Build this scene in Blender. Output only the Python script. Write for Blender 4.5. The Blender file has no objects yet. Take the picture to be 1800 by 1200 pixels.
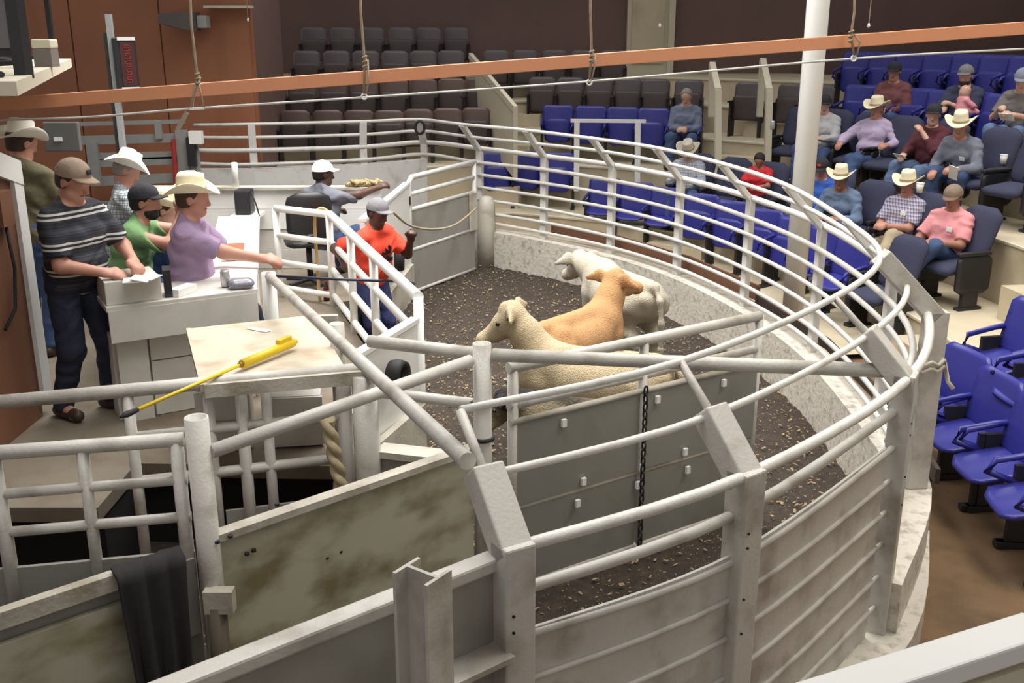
import bpy, math, random
import numpy as np
from mathutils import Vector, Matrix
random.seed(7); rng = np.random.default_rng(7)
SC = bpy.context.scene
COL = SC.collection
# ------------------------------------------------------------ camera, light, exposure
CH, PITCH, FPX = 3.2, math.radians(17), 1800.0
cam_data = bpy.data.cameras.new('camera'); cam_data.lens = 36; cam_data.sensor_width = 36
cam_data.clip_start = 0.05
cam = bpy.data.objects.new('camera', cam_data); COL.objects.link(cam)
cam.location = (0, 0, CH); cam.rotation_euler = (math.pi/2 - PITCH, 0, 0)
SC.camera = cam
world = bpy.data.worlds.new('world'); SC.world = world; world.use_nodes = True
world.node_tree.nodes['Background'].inputs[0].default_value = (1.0, .985, .965, 1)
world.node_tree.nodes['Background'].inputs[1].default_value = .44
def area(name, loc, size, energy, col=(1, .975, .945), rot=(0, 0, 0), spread=120):
    d = bpy.data.lights.new(name, 'AREA'); d.shape = 'RECTANGLE'; d.size, d.size_y = size
    d.energy = energy; d.color = col; d.spread = math.radians(spread)
    o = bpy.data.objects.new(name, d); COL.objects.link(o); o.location = loc; o.rotation_euler = rot
    return o
# ceiling lamps over the ring, the sales desk, the aisle and the stands
area('ring_lamp', (0.2, 9.2, 6.6), (3.2, 5.0), 360)
area('desk_lamp', (-2.3, 10.0, 5.8), (2.4, 3.4), 170)
area('alley_lamp', (-0.6, 4.0, 7.0), (3.0, 2.0), 100)
area('stand_lamp', (5.4, 10.5, 6.6), (2.0, 6.0), 150, (1, .965, .92))
area('aisle_lamp', (3.6, 5.0, 6.4), (1.5, 3.0), 110, (1, .93, .82))
area('back_lamp', (-0.8, 16.2, 6.6), (6.0, 1.0), 80)
vs = SC.view_settings
vs.view_transform = 'Standard'; vs.look = 'None'; vs.exposure = 0.0; vs.gamma = 1.0; vs.use_curve_mapping = False

# ------------------------------------------------------------ helpers
SP, CP = math.sin(PITCH), math.cos(PITCH)
def U(px, py, z):
    """point on the horizontal plane z seen at a photo pixel"""
    u, v = (px-900)/FPX, (py-600)/FPX
    t = (CH-z)/(SP+v*CP)
    return Vector((u*t, (CP-v*SP)*t, z))
def V(px, py, Y):
    u, v = (px-900)/FPX, (py-600)/FPX
    t = Y/(CP-v*SP)
    return Vector((u*t, Y, CH-(SP+v*CP)*t))
def proj(p):
    x, y, z = p; d = y*CP+(CH-z)*SP; up = -y*SP+(CH-z)*CP
    return 900+FPX*x/d, 600+FPX*up/d
def lin(c):
    return tuple(((v/255)/12.92 if v/255 <= .04045 else ((v/255+.055)/1.055)**2.4) for v in c)
MATS = {}
def mat(name, col, rough=.6, metal=0.0, var=.12, vscale=6.0, bump=.0, bscale=30.0, dirt=None, dscale=3.0, damt=.5, stretch=(1, 1, 1), col2=None, spec=None):
    if name in MATS: return MATS[name]
    m = bpy.data.materials.new(name); m.use_nodes = True
    nt = m.node_tree; b = nt.nodes['Principled BSDF']
    b.inputs['Roughness'].default_value = rough; b.inputs['Metallic'].default_value = metal
    if spec is not None: b.inputs['Specular IOR Level'].default_value = spec
    tc = nt.nodes.new('ShaderNodeTexCoord')
    c = lin(col)
    def mixc(fac, a, bb):
        mx = nt.nodes.new('ShaderNodeMix'); mx.data_type = 'RGBA'
        if hasattr(fac, 'links'): nt.links.new(fac, mx.inputs[0])
        else: mx.inputs[0].default_value = fac
        for i, s in ((6, a), (7, bb)):
            if hasattr(s, 'links'): nt.links.new(s, mx.inputs[i])
            else: mx.inputs[i].default_value = (*s, 1)
        return mx.outputs[2]
    def noise(scale, detail=4.0, st=(1, 1, 1)):
        mp = nt.nodes.new('ShaderNodeMapping'); mp.inputs['Scale'].default_value = st
        nt.links.new(tc.outputs['Object'], mp.inputs[0])
        n = nt.nodes.new('ShaderNodeTexNoise'); n.inputs['Scale'].default_value = scale; n.inputs['Detail'].default_value = detail
        nt.links.new(mp.outputs[0], n.inputs['Vector']); return n
    out = c
    if var:
        n = noise(vscale, 5)
        lo = tuple(x*(1-var) for x in c); hi = tuple(min(1, x*(1+var)) for x in (lin(col2) if col2 else c))
        out = mixc(n.outputs[0], lo, hi)
    if dirt:
        n = noise(dscale, 8, stretch)
        r = nt.nodes.new('ShaderNodeValToRGB'); r.color_ramp.elements[0].position = .62-damt*.3; r.color_ramp.elements[1].position = .78-damt*.2
        r.color_ramp.elements[1].color = (min(1, damt*1.3),)*3+(1,)
        nt.links.new(n.outputs[0], r.inputs[0])
        out = mixc(r.outputs[0], out, lin(dirt))
    if hasattr(out, 'links'): nt.links.new(out, b.inputs['Base Color'])
    else: b.inputs['Base Color'].default_value = (*out, 1)
    if bump:
        n = noise(bscale, 6)
        bp = nt.nodes.new('ShaderNodeBump'); bp.inputs['Strength'].default_value = bump; bp.inputs['Distance'].default_value = .02
        nt.links.new(n.outputs[0], bp.inputs['Height']); nt.links.new(bp.outputs[0], b.inputs['Normal'])
    MATS[name] = m
    return m
def plaid(name, base, a, bcol, scale=18.0, w=.32):
    """woven check: two sets of bands crossing on the cloth"""
    if name in MATS: return MATS[name]
    m = mat(name, base, .85, var=0, bump=.25, bscale=14)
    nt = m.node_tree; b = nt.nodes['Principled BSDF']; tc = nt.nodes.new('ShaderNodeTexCoord')
    sep = nt.nodes.new('ShaderNodeSeparateXYZ'); nt.links.new(tc.outputs['Object'], sep.inputs[0])
    def band(sock, width, off):
        k = nt.nodes.new('ShaderNodeMath'); k.operation = 'MULTIPLY_ADD'; nt.links.new(sock, k.inputs[0]); k.inputs[1].default_value = scale; k.inputs[2].default_value = off
        f = nt.nodes.new('ShaderNodeMath'); f.operation = 'FRACT'; nt.links.new(k.outputs[0], f.inputs[0])
        l = nt.nodes.new('ShaderNodeMath'); l.operation = 'LESS_THAN'; nt.links.new(f.outputs[0], l.inputs[0]); l.inputs[1].default_value = width
        return l.outputs[0]
    ad = nt.nodes.new('ShaderNodeMath'); ad.operation = 'ADD'; nt.links.new(sep.outputs[0], ad.inputs[0]); nt.links.new(sep.outputs[1], ad.inputs[1])
    prev = lin(base)
    for s, wd, of, c, fac in ((sep.outputs[2], w, 0, a, .65), (ad.outputs[0], w, 0, a, .65), (sep.outputs[2], w*.3, .5, bcol, .8), (ad.outputs[0], w*.3, .5, bcol, .8)):
        mm = nt.nodes.new('ShaderNodeMath'); mm.operation = 'MULTIPLY'; nt.links.new(band(s, wd, of), mm.inputs[0]); mm.inputs[1].default_value = fac
        mx = nt.nodes.new('ShaderNodeMix'); mx.data_type = 'RGBA'; nt.links.new(mm.outputs[0], mx.inputs[0])
        if hasattr(prev, 'links'): nt.links.new(prev, mx.inputs[6])
        else: mx.inputs[6].default_value = (*prev, 1)
        mx.inputs[7].default_value = (*lin(c), 1); prev = mx.outputs[2]
    nt.links.new(prev, b.inputs['Base Color'])
    return m
def stripes(name, base, bands):
    """horizontal stripes on knitwear: (period m, width share, offset, colour)"""
    m = mat(name, base, .85, var=0, bump=.2, bscale=12)
    nt = m.node_tree; b = nt.nodes['Principled BSDF']; tc = nt.nodes.new('ShaderNodeTexCoord')
    sep = nt.nodes.new('ShaderNodeSeparateXYZ'); nt.links.new(tc.outputs['Object'], sep.inputs[0])
    prev = lin(base)
    for per, wd, of, c in bands:
        k = nt.nodes.new('ShaderNodeMath'); k.operation = 'MULTIPLY_ADD'; nt.links.new(sep.outputs[2], k.inputs[0]); k.inputs[1].default_value = 1/per; k.inputs[2].default_value = of
        f = nt.nodes.new('ShaderNodeMath'); f.operation = 'FRACT'; nt.links.new(k.outputs[0], f.inputs[0])
        l = nt.nodes.new('ShaderNodeMath'); l.operation = 'LESS_THAN'; nt.links.new(f.outputs[0], l.inputs[0]); l.inputs[1].default_value = wd
        mx = nt.nodes.new('ShaderNodeMix'); mx.data_type = 'RGBA'; nt.links.new(l.outputs[0], mx.inputs[0])
        if hasattr(prev, 'links'): nt.links.new(prev, mx.inputs[6])
        else: mx.inputs[6].default_value = (*prev, 1)
        mx.inputs[7].default_value = (*lin(c), 1); prev = mx.outputs[2]
    nt.links.new(prev, b.inputs['Base Color'])
    return m

class MB:
    def __init__(s): s.v = []; s.f = []
    def add(s, vs_, fs):
        n = len(s.v); s.v += [tuple(p) for p in vs_]; s.f += [tuple(i+n for i in f) for f in fs]; return s
    def box(s, c, size, M=None):
        x, y, z = (k/2 for k in size)
        P = [Vector((a, b, d)) for a in (-x, x) for b in (-y, y) for d in (-z, z)]
        if M is not None: P = [M @ p for p in P]
        c = Vector(c)
        return s.add([p+c for p in P], [(0, 1, 3, 2), (4, 6, 7, 5), (0, 4, 5, 1), (2, 3, 7, 6), (0, 2, 6, 4), (1, 5, 7, 3)])
    def bar(s, a, b, w, h, up=(0, 0, 1)):
        a, b = Vector(a), Vector(b); d = (b-a).normalized(); up = Vector(up)
        sd = d.cross(up)
        if sd.length < 1e-4: sd = d.cross(Vector((1, 0, 0)))
        sd.normalize(); up2 = sd.cross(d).normalized()
        P = []
        for q in (a, b):
            for i, j in ((-1, -1), (1, -1), (1, 1), (-1, 1)): P.append(q+sd*(i*w/2)+up2*(j*h/2))
        return s.add(P, [(3, 2, 1, 0), (4, 5, 6, 7), (0, 1, 5, 4), (1, 2, 6, 5), (2, 3, 7, 6), (3, 0, 4, 7)])
    def tube(s, pts, r, n=10, caps=True, radii=None, hollow=0):
        pts = [Vector(p) for p in pts]; m = len(pts)
        T = [(pts[min(i+1, m-1)]-pts[max(i-1, 0)]).normalized() for i in range(m)]
        ref = Vector((0, 0, 1)) if abs(T[0].z) < .9 else Vector((1, 0, 0))
        N = (ref-T[0]*ref.dot(T[0])).normalized(); V_ = []
        for i in range(m):
            N = (N-T[i]*N.dot(T[i])); N.normalize(); B = T[i].cross(N)
            rr = radii[i] if radii else r
            for k in range(n):
                a = 2*math.pi*k/n; V_.append(pts[i]+N*(math.cos(a)*rr)+B*(math.sin(a)*rr))
        F = [(i*n+k, i*n+(k+1) % n, (i+1)*n+(k+1) % n, (i+1)*n+k) for i in range(m-1) for k in range(n)]
        if caps and not hollow: F += [tuple(range(n-1, -1, -1)), tuple((m-1)*n+k for k in range(n))]
        s.add(V_, F)
        if hollow:      # open pipe end with a lip and a bore
            e = pts[-1]; base = len(s.v)-n; t = T[-1]
            q = [e+(Vector(s.v[base+k])-e)*.8 for k in range(n)]; q2 = [p-t*hollow for p in q]
            b0 = len(s.v); s.v += [tuple(p) for p in q+q2]
            for k in range(n):
                k2 = (k+1) % n
                s.f.append((base+k, base+k2, b0+k2, b0+k)); s.f.append((b0+k, b0+k2, b0+n+k2, b0+n+k))
            s.f.append(tuple(b0+n+k for k in range(n))); s.f.append(tuple(len(s.v)-2*n-n*m+k for k in range(n-1, -1, -1)))
        return s
    def lathe(s, prof, n=20, c=(0, 0, 0), sx=1.0, sy=1.0):
        c = Vector(c); V_ = []
        for r, z in prof:
            for k in range(n):
                a = 2*math.pi*k/n; V_.append(c+Vector((r*math.cos(a)*sx, r*math.sin(a)*sy, z)))
        m = len(prof)
        F = [(i*n+k, i*n+(k+1) % n, (i+1)*n+(k+1) % n, (i+1)*n+k) for i in range(m-1) for k in range(n)]
        F += [tuple(range(n-1, -1, -1)), tuple((m-1)*n+k for k in range(n))]
        return s.add(V_, F)
    def prism(s, poly, z0, z1):
        n = len(poly); P = [(p[0], p[1], z0) for p in poly]+[(p[0], p[1], z1) for p in poly]
        return s.add(P, [tuple(range(n-1, -1, -1)), tuple(range(n, 2*n))]+[(i, (i+1) % n, n+(i+1) % n, n+i) for i in range(n)])
    def wallpanel(s, line, z0, z1, t):
        """sheet of thickness t standing on a plan polyline; z0/z1 numbers or lists"""
        m = len(line); L = [Vector((p[0], p[1])) for p in line]; V_ = []
        for i in range(m):
            d = (L[min(i+1, m-1)]-L[max(i-1, 0)]).normalized(); nrm = Vector((-d.y, d.x))*(t/2)
            a = z0[i] if hasattr(z0, '__len__') else z0; b = z1[i] if hasattr(z1, '__len__') else z1
            for q, z in ((L[i]-nrm, a), (L[i]+nrm, a), (L[i]+nrm, b), (L[i]-nrm, b)): V_.append((q.x, q.y, z))
        F = [(i*4+k, i*4+(k+1) % 4, (i+1)*4+(k+1) % 4, (i+1)*4+k) for i in range(m-1) for k in range(4)]
        F += [(3, 2, 1, 0), tuple((m-1)*4+k for k in range(4))]
        return s.add(V_, F)
    def pad(s, W, H, T, R, M, curv=0.0, soft=.7, n=9, taper=0.0):
        """soft rounded panel in x (width) / z (height), thickness along y"""
        V_ = []; idx = {}
        for side in (0, 1):
            for j in range(n+1):
                tt = -1+2*j/n; zz = tt*H/2
                d = max(0, abs(zz)-(H/2-R)); hw = (W/2)*(1-taper*(tt+1)/2)-R+math.sqrt(max(0, R*R-d*d))
                for i in range(n+1):
                    ss = -1+2*i/n; x = ss*hw
                    th = T/2*(1-soft*max(abs(ss), abs(tt))**5)
                    y = curv*x*x*4/W+(th if side else -th)
                    idx[side, i, j] = len(V_); V_.append(M @ Vector((x, y, zz)))
        F = []
        for j in range(n):
            for i in range(n):
                F.append((idx[0, i, j], idx[0, i+1, j], idx[0, i+1, j+1], idx[0, i, j+1]))
                F.append((idx[1, i, j], idx[1, i, j+1], idx[1, i+1, j+1], idx[1, i+1, j]))
        ring = [(i, 0) for i in range(n)]+[(n, j) for j in range(n)]+[(i, n) for i in range(n, 0, -1)]+[(0, j) for j in range(n, 0, -1)]
        for k in range(len(ring)):
            a, b = ring[k], ring[(k+1) % len(ring)]
            F.append((idx[0, a[0], a[1]], idx[1, a[0], a[1]], idx[1, b[0], b[1]], idx[0, b[0], b[1]]))
        return s.add(V_, F)
    def build(s, name, m, parent=None, smooth=False, loc=None, bevel=0):
        me = bpy.data.meshes.new(name); me.from_pydata(s.v, [], s.f)
        import bmesh
        bm = bmesh.new(); bm.from_mesh(me); bmesh.ops.recalc_face_normals(bm, faces=bm.faces)
        bm.to_mesh(me); bm.free()
        if m: me.materials.append(m)
        if smooth:
            me.polygons.foreach_set('use_smooth', [len(p.vertices) <= 4 for p in me.polygons])
        o = bpy.data.objects.new(name, me); COL.objects.link(o)
        if parent is not None: o.parent = parent
        if loc is not None: o.location = loc
        if bevel:
            b = o.modifiers.new('bevel', 'BEVEL'); b.width = bevel; b.segments = 2; b.limit_method = 'ANGLE'
        return o
def tag(o, label, cat, group=None, kind=None):
    o['label'] = label; o['category'] = cat
    if group: o['group'] = group
    if kind: o['kind'] = kind
    return o
def thing(name, label, cat, loc=(0, 0, 0), rz=0, group=None):
    o = bpy.data.objects.new(name, None); COL.objects.link(o); o.location = loc; o.rotation_euler = (0, 0, rz)
    o.empty_display_size = .1
    return tag(o, label, cat, group)
def struct(o): o['kind'] = 'structure'; return o
def part_at(root, o):
    """parent o (built in world space) to a root that stands at its own place"""
    o.parent = root
    o.matrix_parent_inverse = (Matrix.Translation(root.location) @ Matrix.Rotation(root.rotation_euler[2], 4, 'Z')).inverted()
    return o
def copy_tree(o, parent=None):
    c = o.copy(); COL.objects.link(c)
    if parent is not None: c.parent = parent
    for ch in o.children: copy_tree(ch, c)
    return c
def catmull(pts, k=6):
    P = [Vector(p) for p in pts]; out = []
    for i in range(len(P)-1):
        p0, p1, p2, p3 = P[max(i-1, 0)], P[i], P[i+1], P[min(i+2, len(P)-1)]
        for j in range(k):
            t = j/k
            out.append(.5*((2*p1)+(p2-p0)*t+(2*p0-5*p1+4*p2-p3)*t*t+(3*p1-p0-3*p2+p3)*t**3))
    out.append(P[-1]); return out
def rotz(a): return Matrix.Rotation(a, 4, 'Z')
def TR(x, y, z): return Matrix.Translation((x, y, z))
ORD = ['first', 'second', 'third', 'fourth', 'fifth', 'sixth', 'seventh', 'eighth', 'ninth', 'tenth', 'eleventh', 'twelfth']

# ------------------------------------------------------------ materials
paint = mat('white_steel_paint', (214, 212, 206), .42, var=.08, dirt=(126, 116, 98), dscale=5, damt=.25, bump=.15, bscale=60)
paint_near = mat('grey_white_paint', (196, 192, 184), .45, var=.08, dirt=(112, 98, 78), dscale=4.5, damt=.42, bump=.12, bscale=70)
paint_dirty = mat('soiled_white_paint', (196, 190, 176), .55, var=.1, dirt=(104, 86, 60), dscale=3, damt=.5, bump=.2, bscale=40)
bright = mat('fresh_white_paint', (232, 231, 226), .4, var=.04)
sheet_grey = mat('grey_sheet', (150, 148, 140), .5, var=.1, vscale=2, dirt=(104, 96, 82), dscale=2.2, damt=.4)
sheet_dirty = mat('manured_sheet', (176, 172, 152), .5, var=.1, vscale=2, dirt=(104, 92, 44), dscale=2.6, damt=.62, stretch=(1, 1, 1.8))
concrete = mat('ring_wall_plaster', (206, 200, 188), .8, var=.18, vscale=2.5, dirt=(78, 62, 46), dscale=15, damt=.36, bump=.4, bscale=25)
cream = mat('cream_floor_paint', (198, 186, 160), .6, var=.12, vscale=2.5, dirt=(164, 146, 116), dscale=2, damt=.35)
cream_wall = mat('cream_paint', (205, 197, 176), .6, var=.08, vscale=2)
dirtfloor = mat('aisle_dirt', (116, 92, 66), .9, var=.35, vscale=1.6, dirt=(70, 54, 40), dscale=2.5, damt=.5, bump=.4, bscale=40)
soil = mat('ring_soil', (54, 45, 37), .95, var=.5, vscale=5, dirt=(80, 66, 50), dscale=18, damt=.4, bump=.9, bscale=45)
brownwood = mat('brown_board', (118, 80, 58), .6, var=.15, vscale=4)
orangewall = mat('orange_plywood', (152, 98, 68), .6, var=.14, vscale=1.4, stretch=(1, 1, .2), dirt=(116, 66, 42), dscale=1.2, damt=.45)
darkwall = mat('dark_brown_panelling', (112, 88, 82), .7, var=.15, vscale=2)
blackm = mat('black_recess', (16, 15, 15), .9, var=0)  # flat black in place of the underfloor shade; tyre hubs share it
black_plastic = mat('black_plastic', (34, 34, 36), .45, var=.1)
rubber = mat('black_rubber', (30, 29, 28), .7, var=.2)
# ------------------------------------------------------------ ring fence layout
ZB, ZT = 1.6, 1.95            # bend height of the posts, height of the top rail
bend_px = [(345, 265, 0), (445, 265, 0), (638, 258, .05), (745, 250, .25), (843, 262, .33), (957, 274, .35), (1077, 290, .35), (1197, 313, .35), (1320, 348, .35),
           (1446, 398, .35), (1570, 478, .35), (1645, 552, .37), (1592, 662, .37), (1312, 832, .36), (902, 960, .36)]
BEND = [U(x, y, ZB) for x, y, _ in bend_px]
INW = [w for _, _, w in bend_px]
nP = len(BEND)
NRM = []                       # inward normals
for i in range(nP):
    d = (BEND[min(i+1, nP-1)]-BEND[max(i-1, 0)]); d.z = 0; d.normalize()
    NRM.append(Vector((d.y, -d.x, 0)))
NRM[12] = (Vector((-1.0, .55, 0))).normalized(); NRM[13] = Vector((-.62, .8, 0)).normalized(); NRM[14] = Vector((-.5, .86, 0)).normalized()
NRM[11] = Vector((-1, -.06, 0)).normalized()
def ring_pt(i, off=0.0, z=0.0):
    p = BEND[i]+NRM[i]*off; return Vector((p.x, p.y, z))
# ------------------------------------------------------------ setting
FLOORLINE = [ring_pt(i) for i in range(nP)]
struct(MB().box((3, 9, -.06), (26, 30, .1)).build('floor', dirtfloor))
poly = [(p.x, p.y) for p in catmull(FLOORLINE[3:], 4)]+[(-1.2, 1.9), (-6.4, 1.9), (-6.4, 15.2), (-1.3, 15.2)]
def inside(x, y, P):
    c = False; j = len(P)-1
    for i in range(len(P)):
        if (P[i][1] > y) != (P[j][1] > y) and x < (P[j][0]-P[i][0])*(y-P[i][1])/(P[j][1]-P[i][1])+P[i][0]: c = not c
        j = i
    return c
g = .085; nx, ny = int(9.4/g), int(13.6/g); vid = {}; V_ = []; F_ = []
for i in range(nx):
    for j in range(ny):
        x, y = -6.4+i*g, 1.8+j*g
        if not inside(x+g/2, y+g/2, poly): continue
        q = []
        for a, b in ((0, 0), (1, 0), (1, 1), (0, 1)):
            k = (i+a, j+b)
            if k not in vid:
                vid[k] = len(V_); V_.append((-6.4+k[0]*g, 1.8+k[1]*g, random.gauss(.02, .009)))
            q.append(vid[k])
        F_.append(q)
struct(MB().add(V_, F_).build('floor_ring_soil', soil, smooth=True))
chip = mat('pale_wood_chip', (154, 134, 104), .85, var=.4, vscale=40)
cb = MB()
for k in range(26000):
    x, y = random.uniform(-2.2, 2.7), 2.5+12*random.random()**1.4
    if not inside(x, y, poly): continue
    l = random.choice((.003, .005, .007, .010, .017))*random.uniform(.6, 1.1); w = l*random.uniform(.25, .6); a = random.uniform(0, 6.28)
    M = Matrix.Rotation(a, 3, 'Z') @ Matrix.Rotation(random.uniform(-.5, .5), 3, 'X') @ Matrix.Rotation(random.uniform(-.4, .4), 3, 'Y')
    p = Vector((x, y, .036+random.random()*.012))
    cb.add([p+M @ Vector(q) for q in ((-l, -w, 0), (l, -w, 0), (l, w, 0), (-l, w, 0), (0, 0, w*.6))], [(0, 1, 4), (1, 2, 4), (2, 3, 4), (3, 0, 4), (3, 2, 1, 0)])
tag(cb.build('wood_chips', chip), 'pale wood chips strewn over the dark soil of the sale ring', 'wood chips', kind='stuff')
# --- stands: nested terraces around C0
C0 = Vector((-2.0, 9.0))
TH = [-60, -40, -25, 0, 20, 35, 45, 60, 75, 82, 90, 105, 125]
ROW = {0: [5.9, 5.7, 5.65, 5.7, 6.05, 6.5, 6.9, 7.6, 8.2, 7.6, 7.0, 7.2, 7.2],
       1: [10.0, 8.6, 7.4, 6.8, 7.0, 7.4, 7.7, 8.1, 8.35, 7.8, 7.25, 7.4, 7.4],
       2: [11.4, 9.8, 8.5, 7.8, 8.05, 8.5, 8.8, 9.0, 9.1, 8.6, 8.0, 8.2, 8.3]}
for k in (3, 4, 5): ROW[k] = [r+.93*(k-2) for r in ROW[2]]
TZ = [.05, .35, 1.05, 1.5, 1.95, 2.35]
def row_r(k, th): return float(np.interp(th, TH, ROW[k]))
def row_pt(k, th, off=0.0):
    a = math.radians(th); r = row_r(k, th)+off
    return Vector((C0.x+r*math.cos(a), C0.y+r*math.sin(a), TZ[k]))
def row_at(k, px, dz=.8):
    best = min((abs(proj(row_pt(k, t)+Vector((0, 0, dz)))[0]-px), t) for t in np.arange(-45, 122, .1)); return best[1]
FRONT = [.62, .60, .52, .5, .5, .5]
for k in range(6):
    b = MB(); V_ = []; ths = np.arange(-45 if k else 9, 124, 3)
    for t in ths:
        p, q = row_pt(k, t, -FRONT[k]), row_pt(k, t, 2.2)
        V_ += [(p.x, p.y, TZ[k]), (q.x, q.y, TZ[k]), (p.x, p.y, -.02 if k < 2 else TZ[k-1]-.02)]
    F_ = []
    for i in range(len(ths)-1):
        F_ += [(3*i, 3*i+1, 3*i+4, 3*i+3), (3*i, 3*i+3, 3*i+5, 3*i+2)]
    struct(b.add(V_, F_).build('floor_terrace', cream))
    if k:   # proud nosing board along the front edge
        nb = MB().tube([row_pt(k, t, -FRONT[k]-.01)+Vector((0, 0, -.02)) for t in ths], .022, 6)
        struct(nb.build('trim_nosing', cream_wall))
# --- walls
struct(MB().box((3, 20.9, 3.2), (22, .2, 6.4)).build('wall_back', darkwall))
struct(MB().box((11.6, 9, 3.2), (.2, 24, 6.4)).build('wall_right', darkwall))
wp = V(452, 200, 14.62)
wl = struct(MB().box((wp.x-2.6, 14.7, 3.2), (5.2, .12, 6.4)).build('wall_orange', orangewall))
for k in range(4):
    x = wp.x-.02-1.22*k
    q = MB().box((x-.605, 14.625, 3.2), (1.2, .03, 6.38)).build('panel', orangewall); q.parent = wl
struct(MB().box((wp.x-.32, 16.2, 3.2), (.1, 3.1, 6.4)).build('wall_side', darkwall))
# cream door bay in the back wall
a, b = V(1102, 60, 20.7), V(1184, 60, 20.7)
bay = struct(MB().box(((a.x+b.x)/2, 20.72, 4.2), (b.x-a.x, .16, 4.4)).build('door_1', cream_wall))
q = MB().box(((a.x+b.x)/2-.06, 20.62, 3.6), (.62, .05, 2.1)).build('door_panel', cream); q.parent = bay
q = MB().box((b.x-.06, 20.6, 3.9), (.12, .08, 4.2)).build('door_frame', cream_wall); q.parent = bay

# ring wall (low plaster kerb under the pipe fence), posts A.. to H
lo = [ring_pt(i, .02) for i in range(4, 13)]
lo = catmull(lo, 5)
wt = MB().wallpanel([(p.x, p.y) for p in lo], 0, .5, .24).build('wall_ring', concrete)
struct(wt)
# taller soiled wall under the far side of the fence, behind the desk
far = [ring_pt(0, 0), ring_pt(1, 0), ring_pt(2, 0), ring_pt(3, .0)]
struct(MB().wallpanel([(p.x, p.y) for p in far], 0, 1.36, .14).build('wall_far', paint))
struct(MB().wallpanel([(-6.4, far[0].y), (far[0].x-.1, far[0].y)], 0, .9, .14).build('wall_far_side', sheet_grey))

# --- ring fence
fence = thing('ring_fence', 'white pipe fence with inward-bent posts curving around the sale ring', 'fence', (ring_pt(9).x, ring_pt(9).y, 0))
def fp(o): return part_at(fence, o)
def hbeam(b, a, c, w, d, side, t=.014):
    """box post between a and c: width w along 'side'"""
    return b.bar(a, c, w, d, up=Vector(side).cross((Vector(c)-Vector(a)).normalized()))
for i in range(1, nP):
    p, n = BEND[i], NRM[i]; tan = Vector((-n.y, n.x, 0)); inw = INW[i]
    big = i >= 12
    w = .115 if big else (.17 if i == 11 else .10)
    z0 = 1.3 if i < 4 else (.5 if i < 12 else .2)
    top = p+n*inw; top.z = ZT
    if i == 4: z0 = 0
    pb = MB(); base = Vector((p.x, p.y, z0))
    d = .06 if not big else .105
    if i == 11: w, d = .09, .13
    hbeam(pb, base, p+Vector((0, 0, .02)), w, d, tan)
    if i < 12:
        mid = top
        hbeam(pb, p-Vector((0, 0, .02)), mid, w, .05 if i != 11 else .11, tan)
        fp(pb.build('post', paint if i < 11 else paint_near, bevel=.006))
    else:
        mid = p+(top-p)*.56
        hbeam(pb, p-Vector((0, 0, .04))-n*.01, mid, w, .105, tan)
        po = fp(pb.build('post', paint_near, bevel=.008))
        fp(MB().tube([mid-(top-p)*.1, top], .017, 10).build('post_stub', paint_near, smooth=True))
        # bolt holes on the post face
        for zz in (1.38, 1.32, 1.1, .95):
            hb = MB().lathe([(.005, -.004), (.005, .004)], 8); M = Matrix.Translation(Vector((p.x, p.y, zz))-n*(d/2+.002)+tan*.03) @ n.to_track_quat('Z', 'Y').to_matrix().to_4x4()
            hb.v = [tuple(M @ Vector(v)) for v in hb.v]
            q = hb.build('bolt', rubber); part_at(po, q); q.matrix_parent_inverse = Matrix(); 
def rail(z, inwf, r, i0, i1, m=paint, out=0.0, wob=.008):
    P = []
    for i in range(i0, i1+1):
        q = BEND[i]+NRM[i]*(INW[i]*inwf-out*(1 if i >= 12 else .9)+(.07 if i == 11 and z < 1.7 else 0))
        P.append(Vector((q.x, q.y, z+random.uniform(-wob, wob))))
    C_ = catmull(P, 5); rad = [r*float(np.interp(i0+j/5, [0, 9, 12, 14], [1.05, 1.0, .78, .70])) for j in range(len(C_))]
    return fp(MB().tube(C_, r, 8, radii=rad).build('rail', m, smooth=True))
LAST = nP-1
rail(ZT, 1.0, .021, 0, LAST, out=0)
rail(1.775, .52, .021, 0, LAST)
rail(ZB, -.1, .031, 0, LAST, out=-.02)
for z in (1.425, 1.25, 1.08, .905, .73, .60):
    rail(z, 0, .024 if z > 1.3 else .021, 0 if z > 1.4 else 4, 12, out=-.05)
for z in (1.425,):
    rail(z, 0, .030, 12, LAST, m=paint_near, out=-.02)
for z in (1.25, 1.08, .905, .73, .55, .37):
    rail(z, 0, .016 if z < 1.2 else .02, 12, LAST, m=paint_near, out=.0)
# curved steel sheets behind the low rails of the near side
shp = catmull([ring_pt(12, .012), ring_pt(13, .012), ring_pt(14, .012)], 8)
for a, b in ((1, 8), (8, 12), (12, 16)):
    seg = shp[a:b+1]
    fp(MB().wallpanel([(p.x, p.y) for p in seg], .04, 1.27, .012).build('steel_sheet', paint_near))
# kerb at the foot of the near sheets
kb = [ring_pt(12, -.02), ring_pt(13, -.02), ring_pt(14, -.02)]
struct(MB().wallpanel([(p.x, p.y) for p in catmull([ring_pt(11, .0), ring_pt(12, -.06)]+[q-Vector((.05, .06, 0)) for q in kb[1:]], 5)], -.02, .22, .24).build('wall_kerb', concrete))
# brown kick boards outside the fence, pale prop sticks
for i in (5, 6, 7):
    a, b = ring_pt(i, -.16, .62), ring_pt(i+1, -.16, .62)
    fp(MB().bar(a, b, .03, .16).build('kick_board', brownwood))
for i in (8, 9, 10):
    a, b = ring_pt(i, -.14, .56), ring_pt(i+1, -.14, .56)
    fp(MB().bar(a, b, .03, .1).build('kick_board', mat('dark_board', (58, 44, 36), .8)))
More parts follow.
